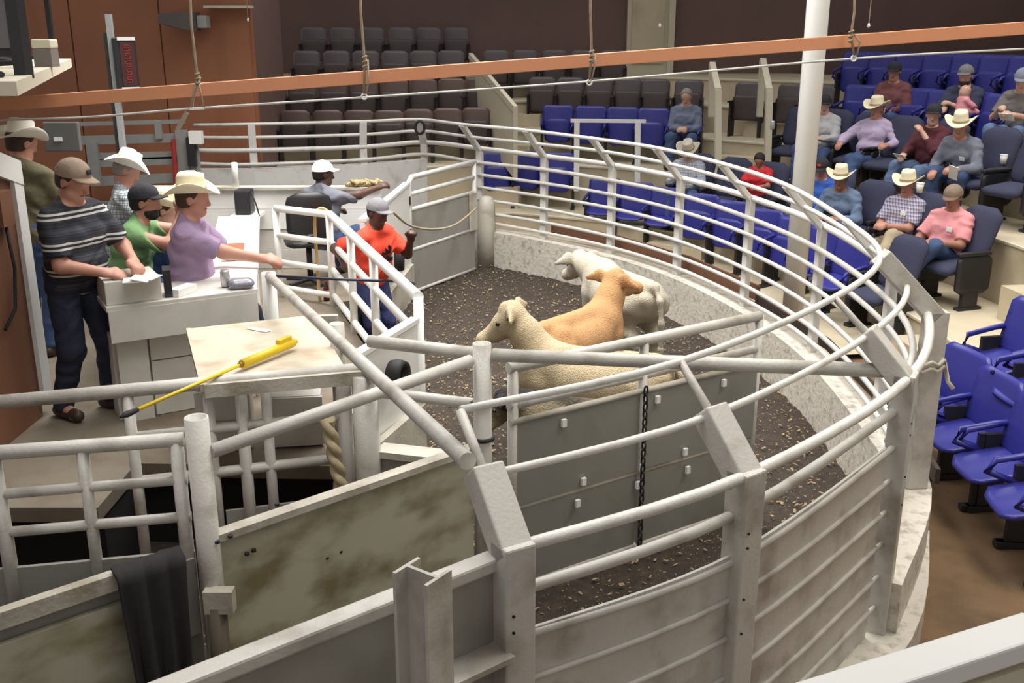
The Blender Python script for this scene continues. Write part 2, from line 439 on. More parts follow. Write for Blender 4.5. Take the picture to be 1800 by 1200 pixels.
# wooden dirty stub post by the far gate
p = ring_pt(5, .1); wpst = V(855, 400, ring_pt(4).y-.3)
tag(MB().lathe([(.13, 0), (.13, .55), (.12, .85), (.09, .98), (.03, 1.0)], 12, (wpst.x, wpst.y, 0)).build('gate_stop', paint_dirty, smooth=True), 'stubby soiled round gate post beside the far ring gate', 'post')
# rope tied round the post at the right
rp = ring_pt(11, 0)
for z in (1.32, 1.29, 1.26):
    pass
tag(MB().tube([rp+Vector((.1*math.cos(a)-.02, .075*math.sin(a), 1.25+.018*a/3+.012*math.sin(7*a))) for a in np.linspace(0, 12.5, 60)]+[rp+Vector((.1, -.05, 1.2)), rp+Vector((.13, -.07, 1.16))], .013, 6).build('tied_rope', paint_dirty, smooth=True), 'dirty white rope knotted round the fence post nearest the blue seats', 'rope')
# --- white column
cb_ = U(1385, 612, .05); ct = V(1443, 0, cb_.y)
col = MB().lathe([(.105, 0), (.105, 6.4)], 24).build('column', bright, smooth=True, loc=(U(1388, 612, .05).x, cb_.y, 0))
tag(col, 'tall round white steel column standing beside the ring fence', 'column')
# ------------------------------------------------------------ divider gate, alley walls and foreground steel
def pipe(pts, r=.045, name='rail', m=paint_near, n=12): return MB().tube(pts, r, n).build(name, m, smooth=True)
post_c = Vector((-.16, 5.2, 0))
g1 = thing('alley_post', 'thick open-topped pipe post where the swing gate hangs', 'post', post_c)
part_at(g1, MB().tube([post_c, post_c+Vector((0, 0, 1.6))], .050, 20, hollow=.6).build('pipe', paint_near, smooth=True))
for z in (1.26, 1.06):
    part_at(g1, MB().tube([post_c+Vector((.056*math.cos(a), .056*math.sin(a), z)) for a in np.linspace(0, 6.2832, 20)], .012, 6, caps=False).build('hinge_ring', rubber, smooth=True))
# swing gate
ga = Vector((-.02, 5.26, 0)); gb = U(1335, 555, 1.44); gb.z = 0
gd = (gb-ga).normalized(); gn = Vector((gd.y, -gd.x, 0))
gate = thing('swing_gate', 'large grey sheeted swing gate across the near half of the ring', 'gate', ga)
def gp(s, z): return ga+gd*s+Vector((0, 0, z))
GL = (gb-ga).length
def gpart(o): return part_at(gate, o)
for s in (0.03, GL*.5, GL):
    gpart(MB().tube([gp(s, .08), gp(s, 1.44)], .03, 8).build('upright', paint_near, smooth=True))
gpart(pipe([gp(0, 1.44), gp(GL, 1.44)], .032))
gpart(pipe([gp(0, 1.22), gp(GL, 1.22)], .026)); gpart(pipe([gp(0, .60), gp(GL, .60)], .022, m=paint_dirty))
gpart(pipe([gp(0, .1), gp(GL, .1)], .026))
gs = mat('gate_sheet', (132, 132, 124), .45, var=.12, vscale=1.5, dirt=(96, 92, 80), dscale=2, damt=.35)
for a, b in ((.02, GL*.48), (GL*.5, GL)):
    gpart(MB().wallpanel([(gp(a, 0)+gn*.02)[:2], (gp(b, 0)+gn*.02)[:2]], .62, 1.12, .012).build('sheet', gs))
    gpart(MB().wallpanel([(gp(a, 0)+gn*.012)[:2], (gp(b, 0)+gn*.012)[:2]], .08, .60, .012).build('sheet', gs))
gpart(pipe([gp(0, 1.13)+gn*.02, gp(GL, 1.13)+gn*.02], .018, m=paint_dirty))
for s, z in ((.5, .66), (.46, .53), (.95, .64), (.92, .53), (1.3, .66), (1.33, .53), (1.75, .66), (.35, 1.06), (1.05, 1.06), (1.6, 1.06)):
    if s < GL: gpart(MB().box(gp(s, z)+gn*.04, (.03, .02, .045), Matrix.Rotation(math.atan2(gd.y, gd.x), 3, 'Z')).build('clip', bright))
chain = thing('hanging_chain', 'dark chain hanging down the middle of the swing gate', 'chain', gp(GL*.5, 0)+gn*.05)
for k in range(22):
    c = gp(GL*.5-.02, 1.14-.05*k)+gn*.055
    ax = Vector((math.cos(k*1.57+.6), math.sin(k*1.57+.6), 0))
    part_at(chain, MB().tube([c+ax*(.014*math.cos(a))+Vector((0, 0, .032*math.sin(a))) for a in np.linspace(0, 6.2832, 11)], .0065, 5, caps=False).build('chain_link', rubber, smooth=True))
# thick pipe from the alley post to the near right ring post
ip = BEND[12]
tag(pipe([post_c+Vector((.06, 0, 1.535)), Vector((ip.x, ip.y, 1.62))+NRM[12]*.06], .036), 'thick horizontal pipe spanning from the alley post to the ring post', 'pipe')
# near pipe slanting from the front ring post to the sales desk
kp = BEND[14]+NRM[14]*.18; dpost = V(472, 484, 6.85)
dg = thing('desk_guard_pipe', 'long diagonal guard pipe rising from its own post by the desk', 'pipe', (dpost.x, dpost.y, 0))
part_at(dg, pipe([dpost, Vector((kp.x-.06, kp.y, 1.83))], .031, 'guard_pipe'))
part_at(dg, pipe([Vector((dpost.x, dpost.y, .6)), dpost+Vector((0, 0, .02))], .05, 'post', bright))
# alley wall 1 (inner) from alley post to far left
L2 = Vector((-1.36, 4.12, 0)); L3 = Vector((-2.6, 3.05, 0)); A2 = post_c+Vector((-.06, -.05, 0))
aw = thing('alley_wall', 'soiled sheet metal alley wall with a thick top edge', 'wall panel', (A2+L2)*.5)
part_at(aw, MB().wallpanel([A2[:2], L2[:2]], .0, [1.03, 1.03], .02).build('sheet', sheet_dirty))
part_at(aw, MB().wallpanel([A2[:2], L2[:2]], 1.0, 1.035, .07).build('top_edge', paint_dirty))
for px, py in ((405, 942), (382, 952), (446, 967), (434, 973), (598, 969), (574, 980), (487, 886)):
    u = min(max((((px-845)/(380-845))), 0), 1); q = A2+(L2-A2)*u; c = V(px, py, q.y-.03)
    part_at(aw, MB().lathe([(.012, -.006), (.012, .006)], 8, c).build('bolt_hole', rubber))
post2 = thing('alley_post', 'open-topped pipe post beside the hanging black cloth', 'post', L2)
part_at(post2, MB().tube([L2, L2+Vector((0, 0, 1.6))], .052, 20, hollow=.6).build('pipe', paint_near, smooth=True))
part_at(post2, MB().tube([L2+Vector((.03, -.06, 0)), L2+Vector((.03, -.06, .72))], .045, 12).build('sleeve', mat('rusty_sleeve', (86, 76, 62), .7, var=.3), smooth=True))
part_at(post2, MB().box(L2+Vector((.05, -.07, .75)), (.13, .06, .11)).build('hinge_plate', paint_dirty))
ar = thing('alley_rail', 'heavy top pipe between the two open-topped posts', 'pipe', (A2+L2)*.5)
part_at(ar, pipe([A2+Vector((0, 0, 1.52)), L2+Vector((.05, 0, 1.44))], .032))
ap = thing('alley_barrier', 'low soiled alley panel with a white top rail at bottom left', 'wall panel', L3)
L2b = L2+Vector((-.12, -.1, 0))
part_at(ap, MB().wallpanel([L2b[:2], L3[:2]], 0, .86, .03).build('sheet', sheet_dirty))
part_at(ap, MB().bar(L2b+Vector((0, 0, .97)), L3+Vector((0, 0, .97)), .05, .075).build('top_board', paint_dirty))
part_at(ap, MB().wallpanel([(L2b+Vector((.05, .09, 0)))[:2], (L3+Vector((.05, .09, 0)))[:2]], .55, .93, .02).build('backing_sheet', sheet_grey))
# black cloth draped over the panel end
V_ = []; n = 14; m = 20
dcl = (L3-L2b).normalized(); ncl = Vector((-dcl.y, dcl.x, 0)); ncl = ncl if ncl.y < 0 else -ncl
for j in range(m+1):
    t = j/m
    for i in range(n+1):
        s = i/n
        w = .30*(1-.18*t)
        fold = .018*math.sin(s*19+t*2)+.010*math.sin(s*37+1.3)
        z = 1.03-.62*t-.03*math.sin(s*9)*t
        p = L2b+dcl*(-.02+s*w+.03*t)+ncl*(.055+fold*(.4+t)+.01)+Vector((0, 0, z))
        if j == 0: p = p-ncl*.06
        V_.append(p)
F_ = [(j*(n+1)+i, j*(n+1)+i+1, (j+1)*(n+1)+i+1, (j+1)*(n+1)+i) for j in range(m) for i in range(n)]
cl = MB().add(V_, F_).build('draped_cloth', mat('black_cloth', (44, 42, 42), .9, var=.3, vscale=20), smooth=True)
so = cl.modifiers.new('thickness', 'SOLIDIFY'); so.thickness = .012
tag(cl, 'worn black cloth draped over the end of the alley panel', 'cloth')
# walkway gate L
G1 = L2+Vector((-.07, .02, 0)); G2 = Vector((-2.22, 3.98, 0))
wg = thing('walkway_gate', 'off-white tube gate leading left from the alley post', 'gate', (G1+G2)*.5)
def wpnt(s, z): return G1+(G2-G1)*s+Vector((0, 0, z))
for z, r in ((1.49, .032), (1.30, .023), (1.12, .023)):
    part_at(wg, pipe([wpnt(0, z), wpnt(1.25, z)], r))
for s in (.04, .52, .96):
    part_at(wg, pipe([wpnt(s, .55), wpnt(s, 1.49)], .031 if s != .52 else .026, 'upright'))
part_at(wg, MB().wallpanel([wpnt(0, 0)[:2], wpnt(1.25, 0)[:2]], .2, .95, .02).build('sheet', sheet_grey))
# second fence line (table side)
E1, E2 = U(640, 648, 1.35), U(-60, 712, 1.35); E1.z = E2.z = 0
f2 = thing('walkway_fence', 'off-white tube fence beneath the small table top', 'fence', (E1+E2)*.5)
def f2p(s, z): return E1+(E2-E1)*s+Vector((0, 0, z))
part_at(f2, pipe([f2p(0, 1.35), f2p(1, 1.35)], .038))
for z in (1.08, .82): part_at(f2, pipe([f2p(.05, z), f2p(.62, z)], .03))
for s in (.06, .27, .42, .62): part_at(f2, pipe([f2p(s, .05), f2p(s, 1.35)], .045 if s == .06 else .03, 'upright'))
part_at(f2, MB().wallpanel([f2p(.03, 0)[:2], f2p(.40, 0)[:2]], .1, .58, .02).build('sheet', sheet_grey))
# thick pipe post and rails towards the alley post
T1 = Vector((-.83, 5.45, 0))
tp = thing('entry_post', 'thick grey pipe post beside the table at the ring entry', 'post', T1)
part_at(tp, MB().tube([T1, T1+Vector((0, 0, 1.34))], .075, 18).build('pipe', paint_near, smooth=True))
part_at(tp, pipe([T1+Vector((.03, .05, 1.52)), post_c+Vector((-.03, .04, 1.53))], .036))
part_at(tp, pipe([T1+Vector((.03, .05, 1.22)), post_c+Vector((-.03, .04, 1.24))], .032))
part_at(tp, MB().wallpanel([(T1+Vector((.06, .02, 0)))[:2], (post_c+Vector((-.1, .12, 0)))[:2]], 0, .84, .03).build('sheet', sheet_grey))
part_at(tp, MB().wallpanel([(T1+Vector((.06, .05, 0)))[:2], (post_c+Vector((-.1, .16, 0)))[:2]], .84, .88, .14).build('ledge', paint_dirty))
# twisted rope beside the entry post
q0 = U(605, 960, .3)
rope = MB()
for ph in (0, math.pi):
    rope.tube([Vector((-1.03+.12*t+.02*math.cos(t*26+ph), 5.33+.02*math.sin(t*26+ph), 1.12-.85*t)) for t in np.linspace(0, 1, 70)], .026, 7)
tag(rope.build('thick_rope', mat('soiled_rope', (186, 172, 138), .9, var=.3, vscale=30), smooth=True), 'thick twisted soiled rope hanging beside the entry post', 'rope')
# near foreground wall and I beam
N1, N2 = Vector((BEND[14].x-.06, BEND[14].y+.02, 0)), Vector((-1.3, 1.98, 0))
nw = thing('near_wall', 'grey sheet wall with a white top rail in the foreground', 'wall panel', (N1+N2)*.5)
part_at(nw, MB().wallpanel([N1[:2], N2[:2]], 0, 1.55, .03).build('sheet', sheet_grey))
part_at(nw, MB().bar(N1+Vector((0, 0, 1.54)), N2+Vector((0, 0, 1.54)), .07, .05).build('top_rail', paint_near, bevel=.01))
part_at(nw, MB().bar(N1+Vector((.03, -.06, 1.24)), N1+(N2-N1)*.25+Vector((.03, -.06, 1.24)), .12, .02).build('shelf_plate', paint_near))
ib = V(742, 1000, 2.62); ib.z = 0
def ibeam(b, c, w, d, t, h, rz):
    M = Matrix.Rotation(rz, 3, 'Z')
    pl = [(-w, -d), (w, -d), (w, -d+t), (t*.5, -d+t), (t*.5, d-t), (w, d-t), (w, d), (-w, d), (-w, d-t), (-t*.5, d-t), (-t*.5, -d+t), (-w, -d+t)]
    P = [M @ Vector((x, y, 0))+c for x, y in pl]
    n = len(P); V_ = P+[p+Vector((0, 0, h)) for p in P]
    F = [(i, (i+1) % n, n+(i+1) % n, n+i) for i in range(n)]
    F += [(n+0, n+1, n+2, n+11), (n+3, n+4, n+9, n+10), (n+5, n+6, n+7, n+8), (n+2, n+3, n+10, n+11), (n+4, n+5, n+8, n+9)]
    return b.add(V_, F)
tag(ibeam(MB(), ib, .055, .065, .012, 1.71, .95).build('steel_beam', paint_near), 'short grey I-beam post standing against the foreground wall', 'post')
# white hand board at the bottom right corner
ra, rb = U(1830, 1092, 2.2), U(1380, 1235, 2.2)
hb_ = thing('hand_board', 'white wooden hand rail crossing the bottom right corner', 'railing', (ra+rb)*.5)
part_at(hb_, MB().bar(ra+Vector((0, 0, -.02)), rb+Vector((0, 0, -.02)), .075, .04).build('board', bright, bevel=.005))
part_at(hb_, MB().bar(ra+Vector((.01, -.01, -.1)), rb+Vector((.01, -.01, -.1)), .04, .09).build('under_board', cream_wall))
# ------------------------------------------------------------ sales platform
ZP = .6
platfloor = mat('platform_floor', (122, 113, 98), .8, var=.2, vscale=2.5, dirt=(88, 70, 52), dscale=2.5, damt=.5)
PL = [(-6.4, 11.4), (-1.42, 11.4), (-1.5, 10.0), (-1.75, 9.8), (-.66, 6.62), (-.9, 5.85), (-2.35, 5.9), (-2.35, 5.28), (-6.4, 5.28)]
struct(MB().prism(PL, ZP-.09, ZP).build('floor_platform', platfloor))
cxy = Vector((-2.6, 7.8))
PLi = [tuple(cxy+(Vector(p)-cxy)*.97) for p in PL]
struct(MB().prism(PLi, -.02, ZP-.09).build('underfloor_shade', blackm))  # solid black block: shade of the open space below the platform, put into colour
# brown partition at the far left with a white capped edge
part = MB().wallpanel([(-3.32, 3.4), (-3.32, 6.72)], 0, [3.5, 2.36], .06).build('wall_partition', brownwood); struct(part)
q = MB().wallpanel([(-3.29, 6.72), (-3.29, 6.84)], .7, 2.36, .06).build('end_board', bright); q.parent = part
q = MB().wallpanel([(-3.29, 3.4), (-3.29, 6.84)], [3.34, 2.2], [3.5, 2.36], .07).build('cap_board', bright); q.parent = part
q = MB().tube([(-3.26, 6.5, 2.2), (-3.24, 6.52, 1.7), (-3.24, 6.45, 1.45), (-3.25, 6.3, 1.35)], .012, 6).build('cable', rubber, smooth=True); q.parent = part
q = MB().box((-3.26, 6.5, 2.1), (.08, .16, .22)).build('junction_box', brownwood); q.parent = part
# sales desk
F1, F2 = Vector((-2.66, 6.5, 0)), Vector((-1.8, 7.0, 0)); fd = (F2-F1).normalized(); fb = Vector((-fd.y, fd.x, 0))
desk = thing('sales_desk', 'white plank-built sales desk at the left edge of the platform', 'desk', F1+(F2-F1)*.5+Vector((0, 0, ZP)))
def dq(s, d, z): return F1+fd*s+fb*d+Vector((0, 0, z))
DL = (F2-F1).length
R3 = Matrix.Rotation(math.atan2(fd.y, fd.x), 3, 'Z')
dw = mat('desk_paint', (205, 202, 194), .5, var=.06, dirt=(150, 140, 124), dscale=3, damt=.3)
part_at(desk, MB().box(dq(DL/2, .25, 1.43), (DL+.02, .52, .04), R3).build('worktop', dw, bevel=.006))
part_at(desk, MB().box(dq(DL/2, .0, 1.31), (DL, .03, .22), R3).build('apron_board', dw))
part_at(desk, MB().box(dq(DL/2, .3, .9), (DL-.04, .3, .6), R3).build('carcass', dw))
part_at(desk, MB().box(dq(.14, .10, .9), (.2, .04, .6), R3).build('upright_board', dw))
for k in range(3):
    part_at(desk, MB().box(dq(.24+.3, .13, 1.1-.2*k), (.56, .03, .19), R3).build('plank', dw))
part_at(desk, MB().box(dq(.18, .2, 1.53), (.36, .36, .16), R3).build('paper_box', dw, bevel=.006))
# counter running back beside the clerks
ct_poly = [(-1.8, 7.0), (-2.02, 8.0), (-2.46, 9.9), (-2.86, 9.9), (-2.42, 8.0), (-2.2, 7.26)]
ctr = thing('clerk_counter', 'bright white counter running back in front of the seated men', 'counter', (-2.2, 8.4, ZP))
part_at(ctr, MB().prism(ct_poly, 1.41, 1.45).build('worktop', bright))
inner = [(-1.87, 7.12), (-2.07, 8.0), (-2.5, 9.85), (-2.62, 9.85), (-2.2, 8.0), (-2.0, 7.2)]
part_at(ctr, MB().prism(inner, ZP, 1.41).build('front_panel', bright))
# plank wall behind the chair man
pw = thing('plank_wall', 'white horizontal plank wall behind the man on the office chair', 'wall panel', (-2.7, 11.32, ZP))
for k in range(4):
    part_at(pw, MB().box((-2.75, 11.32+.012*(k % 2), ZP+.115+.225*k), (2.6, .03, .215)).build('plank', bright if k > 1 else dw))
part_at(pw, MB().box((-2.75, 11.36, 1.51), (2.62, .16, .03)).build('ledge', paint_dirty))
# shelf with black speaker
sh = V(415, 392, 10.6); 
sb = thing('speaker_shelf', 'small white wall shelf under the black box speaker', 'shelf', (sh.x, 11.15, sh.z-.02))
part_at(sb, MB().box((sh.x, 11.1, sh.z), (.30, .34, .035)).build('shelf_board', bright))
part_at(sb, MB().box((sh.x, 11.24, sh.z-.1), (.04, .1, .16)).build('bracket', paint_dirty))
spk = thing('box_speaker', 'black box speaker on the white wall shelf', 'speaker', (sh.x-.02, 11.08, sh.z+.02))
part_at(spk, MB().box((sh.x-.02, 11.08, sh.z+.15), (.17, .2, .26)).build('cabinet', black_plastic, bevel=.012))
part_at(spk, MB().box((sh.x-.02, 10.975, sh.z+.15), (.145, .012, .23)).build('grille', mat('grille_cloth', (52, 52, 54), .9, bump=.3, bscale=200)))
part_at(spk, MB().tube([(sh.x+.07, 11.05, sh.z+.26), (sh.x+.12, 11.02, sh.z+.12), (sh.x+.15, 11.0, sh.z-.0)], .008, 6).build('wire', rubber, smooth=True))
# small table with prod
zt = 1.36
q1, q2, q3, q4 = U(334, 577, zt), U(552, 553, zt), U(606, 645, zt), U(360, 676, zt)
tb = thing('small_table', 'worn plywood table top beside the guard pipe', 'table', ((q1+q3)*.5).xy.to_3d()+Vector((0, 0, ZP)))
ply = mat('worn_plywood', (196, 186, 166), .7, var=.12, vscale=5, dirt=(150, 120, 84), dscale=4, damt=.4)
part_at(tb, MB().prism([q1[:2], q2[:2], q3[:2], q4[:2]], zt-.02, zt).build('table_top', ply))
e = MB().bar(q4+Vector((0, -.015, -.03)), U(640, 652, zt)+Vector((0, -.015, -.03)), .03, .075); part_at(tb, e.build('front_edge', paint_dirty))
e = MB().bar(q1+Vector((-.01, 0, -.02)), q4+Vector((-.01, 0, -.02)), .03, .045); part_at(tb, e.build('side_edge', ply))
e = MB().bar(q2+Vector((0, .0, -.03)), U(578, 552, zt)+Vector((.06, 0, -.03)), .04, .05); part_at(tb, e.build('angle_iron', paint_near))
for p in (q1, q2): part_at(tb, MB().tube([(p.x+.08*(1 if p is q1 else -1), p.y-.08, ZP), (p.x+.08*(1 if p is q1 else -1), p.y-.08, zt-.02)], .03, 8).build('leg', paint_near, smooth=True))
for p, dx in ((q3, -.06), (q4, .16)): part_at(tb, MB().tube([(p.x+dx, p.y+.1, 0.02), (p.x+dx, p.y+.1, zt-.02)], .035, 8).build('leg', paint_near, smooth=True))
# white crates below the table
for j, (x, y, w, d, h) in enumerate(((-1.86, 6.25, .34, .3, .42), (-1.42, 6.3, .36, .3, .36), (-1.0, 6.15, .26, .25, .3))):
    lab = ['white wooden crate under the left side of the small table', 'white wooden crate under the middle of the small table', 'small white crate under the right side of the small table'][j]
    c = thing('wooden_crate', lab, 'crate', (x, y, ZP), .15, 'crates under the small table')
    MB().box((0, 0, h/2), (w-.02, d-.02, h-.02)).build('body', dw, c)
    for k in range(2): MB().box((0, -d/2, h*.26+h*.48*k), (w, .02, h*.44)).build('slat', dw, c)
# guard post stub by the table corner
sp = U(592, 568, 1.5); sp.z = 0
s = thing('table_post', 'short round pipe post at the table back corner', 'post', (sp.x, sp.y, ZP))
part_at(s, MB().tube([(sp.x, sp.y, ZP), (sp.x, sp.y, 1.5)], .045, 14).build('pipe', paint_near, smooth=True))
part_at(s, MB().tube([(sp.x+.04, sp.y-.02, 1.38), (sp.x+.3, sp.y-.62, 1.36)], .03, 10).build('arm', paint_dirty, smooth=True))
# white platform railing
W0, W1, W2 = U(484, 366, 1.5), U(580, 377, 1.5), U(735, 522, 1.5)
rl = thing('platform_railing', 'bright white pipe railing along the platform edge', 'railing', (W1.x, W1.y, ZP))
def rpart(pts, r=.036, nm='rail'): part_at(rl, pipe(pts, r, nm, bright))
for dz in (0, -.27, -.54, -.8):
    e = Vector((0, 0, dz))
    rpart([W0+e, W1+e] if dz else catmull([W0, W0+(W1-W0)*.9, W1, W1+(W2-W1)*.12], 3), .036 if not dz else .03)
    rpart([W1+e, W2+e] if dz > -.6 else [W1+e, W1+(W2-W1)*.72+e], .04 if not dz else .03)
for t in (0, .98): rpart([W0+(W1-W0)*t+Vector((0, 0, -.9)), W0+(W1-W0)*t], .034, 'post')
for t in (.3, .58, 1.0): rpart([W1+(W2-W1)*t+Vector((0, 0, -.9 if t < .9 else -1.4)), W1+(W2-W1)*t], .034, 'post')
# front white panel with tyre
F3, F4 = Vector((-.64, 6.56, 0)), Vector((-.92, 5.78, 0))
fpn = thing('entry_barrier', 'white painted board panel at the platform corner of the ring', 'wall panel', (F3+F4)*.5)
part_at(fpn, MB().wallpanel([F3[:2], F4[:2]], .72, [1.34, 1.34], .04).build('upper_board', bright))
part_at(fpn, MB().wallpanel([(F3+Vector((.03, -.02, 0)))[:2], (F4+Vector((.05, -.05, 0)))[:2]], 0, .76, .05).build('lower_board', paint_dirty))
part_at(fpn, MB().bar(F3+Vector((0, 0, 1.35)), F4+Vector((0, 0, 1.35)), .07, .03).build('top_board', bright))
def tyre(name, c, r, axis, label):
    t = thing(name, label, 'tyre', c)
    M = Vector(axis).to_track_quat('Z', 'Y').to_matrix().to_4x4(); M.translation = Vector(c)
    b = MB().lathe([(r*.55, -.04), (r*.9, -.05), (r, -.02), (r, .02), (r*.9, .05), (r*.55, .04), (r*.5, 0)], 20)
    b.v = [tuple(M @ Vector(v)) for v in b.v]; part_at(t, b.build('tread', rubber, smooth=True))
    b = MB().lathe([(r*.52, -.01), (r*.52, .01)], 16); b.v = [tuple(M @ Vector(v)) for v in b.v]; part_at(t, b.build('hub', blackm))
nf = Vector((F3.y-F4.y, F4.x-F3.x, 0)).normalized()
tyre('wheel_bumper', V(684, 655, 6.0)+nf*.06, .09, nf, 'small black rubber wheel fixed on the lower white entry panel')
# side panel behind the orange shirt man, far ring gate
H0 = Vector((-1.27, 12.4, 0)); H1 = Vector((-1.47, 9.95, 0))
spn = thing('refuge_panel', 'white side panel behind the man in the orange T-shirt', 'wall panel', (H0+H1)*.5)
part_at(spn, MB().wallpanel([H0[:2], H1[:2]], 0, [1.4, 1.38], .05).build('board', bright))
part_at(spn, MB().wallpanel([(H0+Vector((.04, -.02, 0)))[:2], (H1+Vector((.04, 0, 0)))[:2]], 0, .42, .04).build('kick_board', paint_dirty))
part_at(spn, MB().bar(H0+Vector((0, 0, 1.41)), H1+Vector((0, 0, 1.4)), .08, .03).build('top_board', bright))
tyre('wheel_bumper', V(686, 453, 11.0)+Vector((.1, 0, 0)), .15, (1, .05, 0), 'round black rubber wheel fixed on the white panel by the orange shirt')
Hg = Vector((-.5, 13.75, 0)); hd = (Hg-H0).normalized(); HL = (Hg-H0).length
fg = thing('far_ring_gate', 'grey sheeted ring gate with white tube frame at the far side', 'gate', H0)
def hg(s, z): return H0+hd*(s*HL)+Vector((0, 0, z))
hn = Vector((hd.y, -hd.x, 0))
for pts, r in (([hg(.02, .04), hg(.02, 1.42), hg(.06, 1.47), hg(1, 1.5)], .034), ([hg(.02, 1.27), hg(1, 1.3)], .028), ([hg(.02, 1.08), hg(1, 1.1)], .026), ([hg(.02, .58), hg(1, .6)], .026), ([hg(.02, .05), hg(1, .05)], .026), ([hg(.99, .04), hg(.99, 1.5)], .03)):
    part_at(fg, pipe(pts, r, 'tube_frame', paint))
for z0, z1 in ((.07, .57), (.61, 1.07)):
    part_at(fg, MB().wallpanel([(hg(.03, 0)+hn*.01)[:2], (hg(.98, 0)+hn*.01)[:2]], z0, z1, .012).build('sheet', sheet_grey))
for z in (.3, .8, 1.2): part_at(fg, MB().box(hg(.0, z), (.08, .06, .1)).build('hinge', rubber))
part_at(fg, MB().box(hg(.93, .85)+hn*.04, (.16, .03, .5), Matrix.Rotation(math.atan2(hd.y, hd.x), 3, 'Z')).build('latch_board', paint_dirty))
ropep = [V(690, 372, 9.9), V(720, 396, 11.4), V(760, 403, 12.4), V(800, 395, 12.9), V(838, 365, 13.5)]
tag(MB().tube(catmull(ropep, 6), .014, 6).build('lead_rope', mat('rope_tan', (170, 158, 130), .9, var=.2), smooth=True), 'sagging lead rope held from the far gate latch', 'rope')
hb0 = MB()
for k in range(26):
    c = Vector((-1.78+.34*random.random(), 11.30+.1*random.random(), 1.545+.03*random.random()))
    hb0.pad(.09+.07*random.random(), .04, .06, .015, Matrix.Translation(c) @ Matrix.Rotation(random.uniform(-.6, .6), 4, 'Y') @ Matrix.Rotation(random.uniform(-.5, .5), 4, 'Z'), soft=.95, n=5)
tag(hb0.build('hay_heap', mat('hay', (168, 148, 108), .95, var=.4, vscale=30, bump=.8, bscale=60), smooth=True), 'heap of dirty hay on the wall ledge beside the far gate', 'hay')
# gray tube gate and scale frame behind the clerks
sgate = thing('scale_gate', 'grey slatted scale gate in front of the orange wall', 'gate', (-4.7, 13.4, .9))
def sp2(px, py): return V(px, py, 13.3)
for (x0, y0, x1, y1, w) in ((140, 218, 325, 213, .05), (130, 247, 312, 242, .11), (170, 275, 312, 272, .09), (170, 287, 318, 281, .1), (175, 318, 320, 312, .12)):
    part_at(sgate, MB().bar(sp2(x0, y0), sp2(x1, y1), .04, w).build('slat', mat('galvanised', (150, 150, 146), .45, .3, var=.15)))
for (x, y0, y1, w) in ((163, 250, 325, .14), (213, 222, 262, .07), (279, 212, 243, .08), (320, 228, 330, .15), (340, 232, 300, .12)):
    a, b = sp2(x, y0), sp2(x, y1); part_at(sgate, MB().bar(Vector((a.x, a.y-.04, a.z)), Vector((a.x, b.y-.04, b.z)), .05, w, up=(1, 0, 0)).build('upright', MATS['galvanised']))
part_at(sgate, MB().bar(sp2(313, 228), sp2(329, 198), .05, .06).build('lever', mat('tan_iron', (140, 126, 106), .6)))
part_at(sgate, MB().box(sp2(349, 240)-Vector((0, .1, 0)), (.16, .1, .16)).build('motor_box', bright))
part_at(sgate, MB().box(sp2(341, 265)-Vector((0, .1, 0)), (.1, .08, .36)).build('track', black_plastic))
part_at(sgate, MB().tube([sp2(309, 243)-Vector((0, .1, 0)), sp2(313, 320)-Vector((0, .1, 0))], .03, 8).build('red_rod', mat('red_paint', (150, 44, 40), .5)))
# weight display on a pole
wd = thing('weight_display', 'tall thin weight display with red digits on a grey pole', 'display', V(228, 335, 11.9))
a = V(221, 80, 11.9); b = V(229, 335, 11.9)
part_at(wd, MB().box((b.x-.03, 11.9, (b.z+3.2)/2+.1), (.06, .06, 3.3-b.z)).build('pole', mat('grey_iron', (176, 178, 178), .5)))
part_at(wd, MB().box((b.x-.09, 11.95, (b.z+3.2)/2), (.06, .06, 3.1-b.z)).build('back_pole', mat('dark_iron', (70, 66, 62), .6)))
M = Matrix.Rotation(.5, 3, 'Z'); c = V(221, 112, 11.88)
part_at(wd, MB().box(c, (.24, .1, .56), M).build('housing', black_plastic, bevel=.01))
for dz in (.27, -.27): part_at(wd, MB().box(c+Vector((0, 0, dz))+M @ Vector((.02, -.04, 0)), (.19, .05, .035), M).build('end_cap', bright))
scr = part_at(wd, MB().box(c+M @ Vector((.02, -.053, 0)), (.15, .01, .47), M).build('screen', mat('dark_red_glass', (74, 40, 40), .3)))
# digits: red seven segment bars
led = mat('dim_red_led', (150, 50, 46), .4)
for k in range(5):
    zc = .17-.085*k
    for (dx, dz, w, h) in ((0, .03, .045, .008), (0, 0, .045, .008), (0, -.03, .045, .008), (-.024, .015, .008, .03), (.024, -.015, .008, .03)):
        q = MB().box(c+M @ Vector((.02+dx, -.062, zc+dz)), (w, .006, h), M).build('digit_segment', led); part_at(scr, q); q.matrix_parent_inverse = Matrix()
        q.parent = wd; part_at(wd, q)
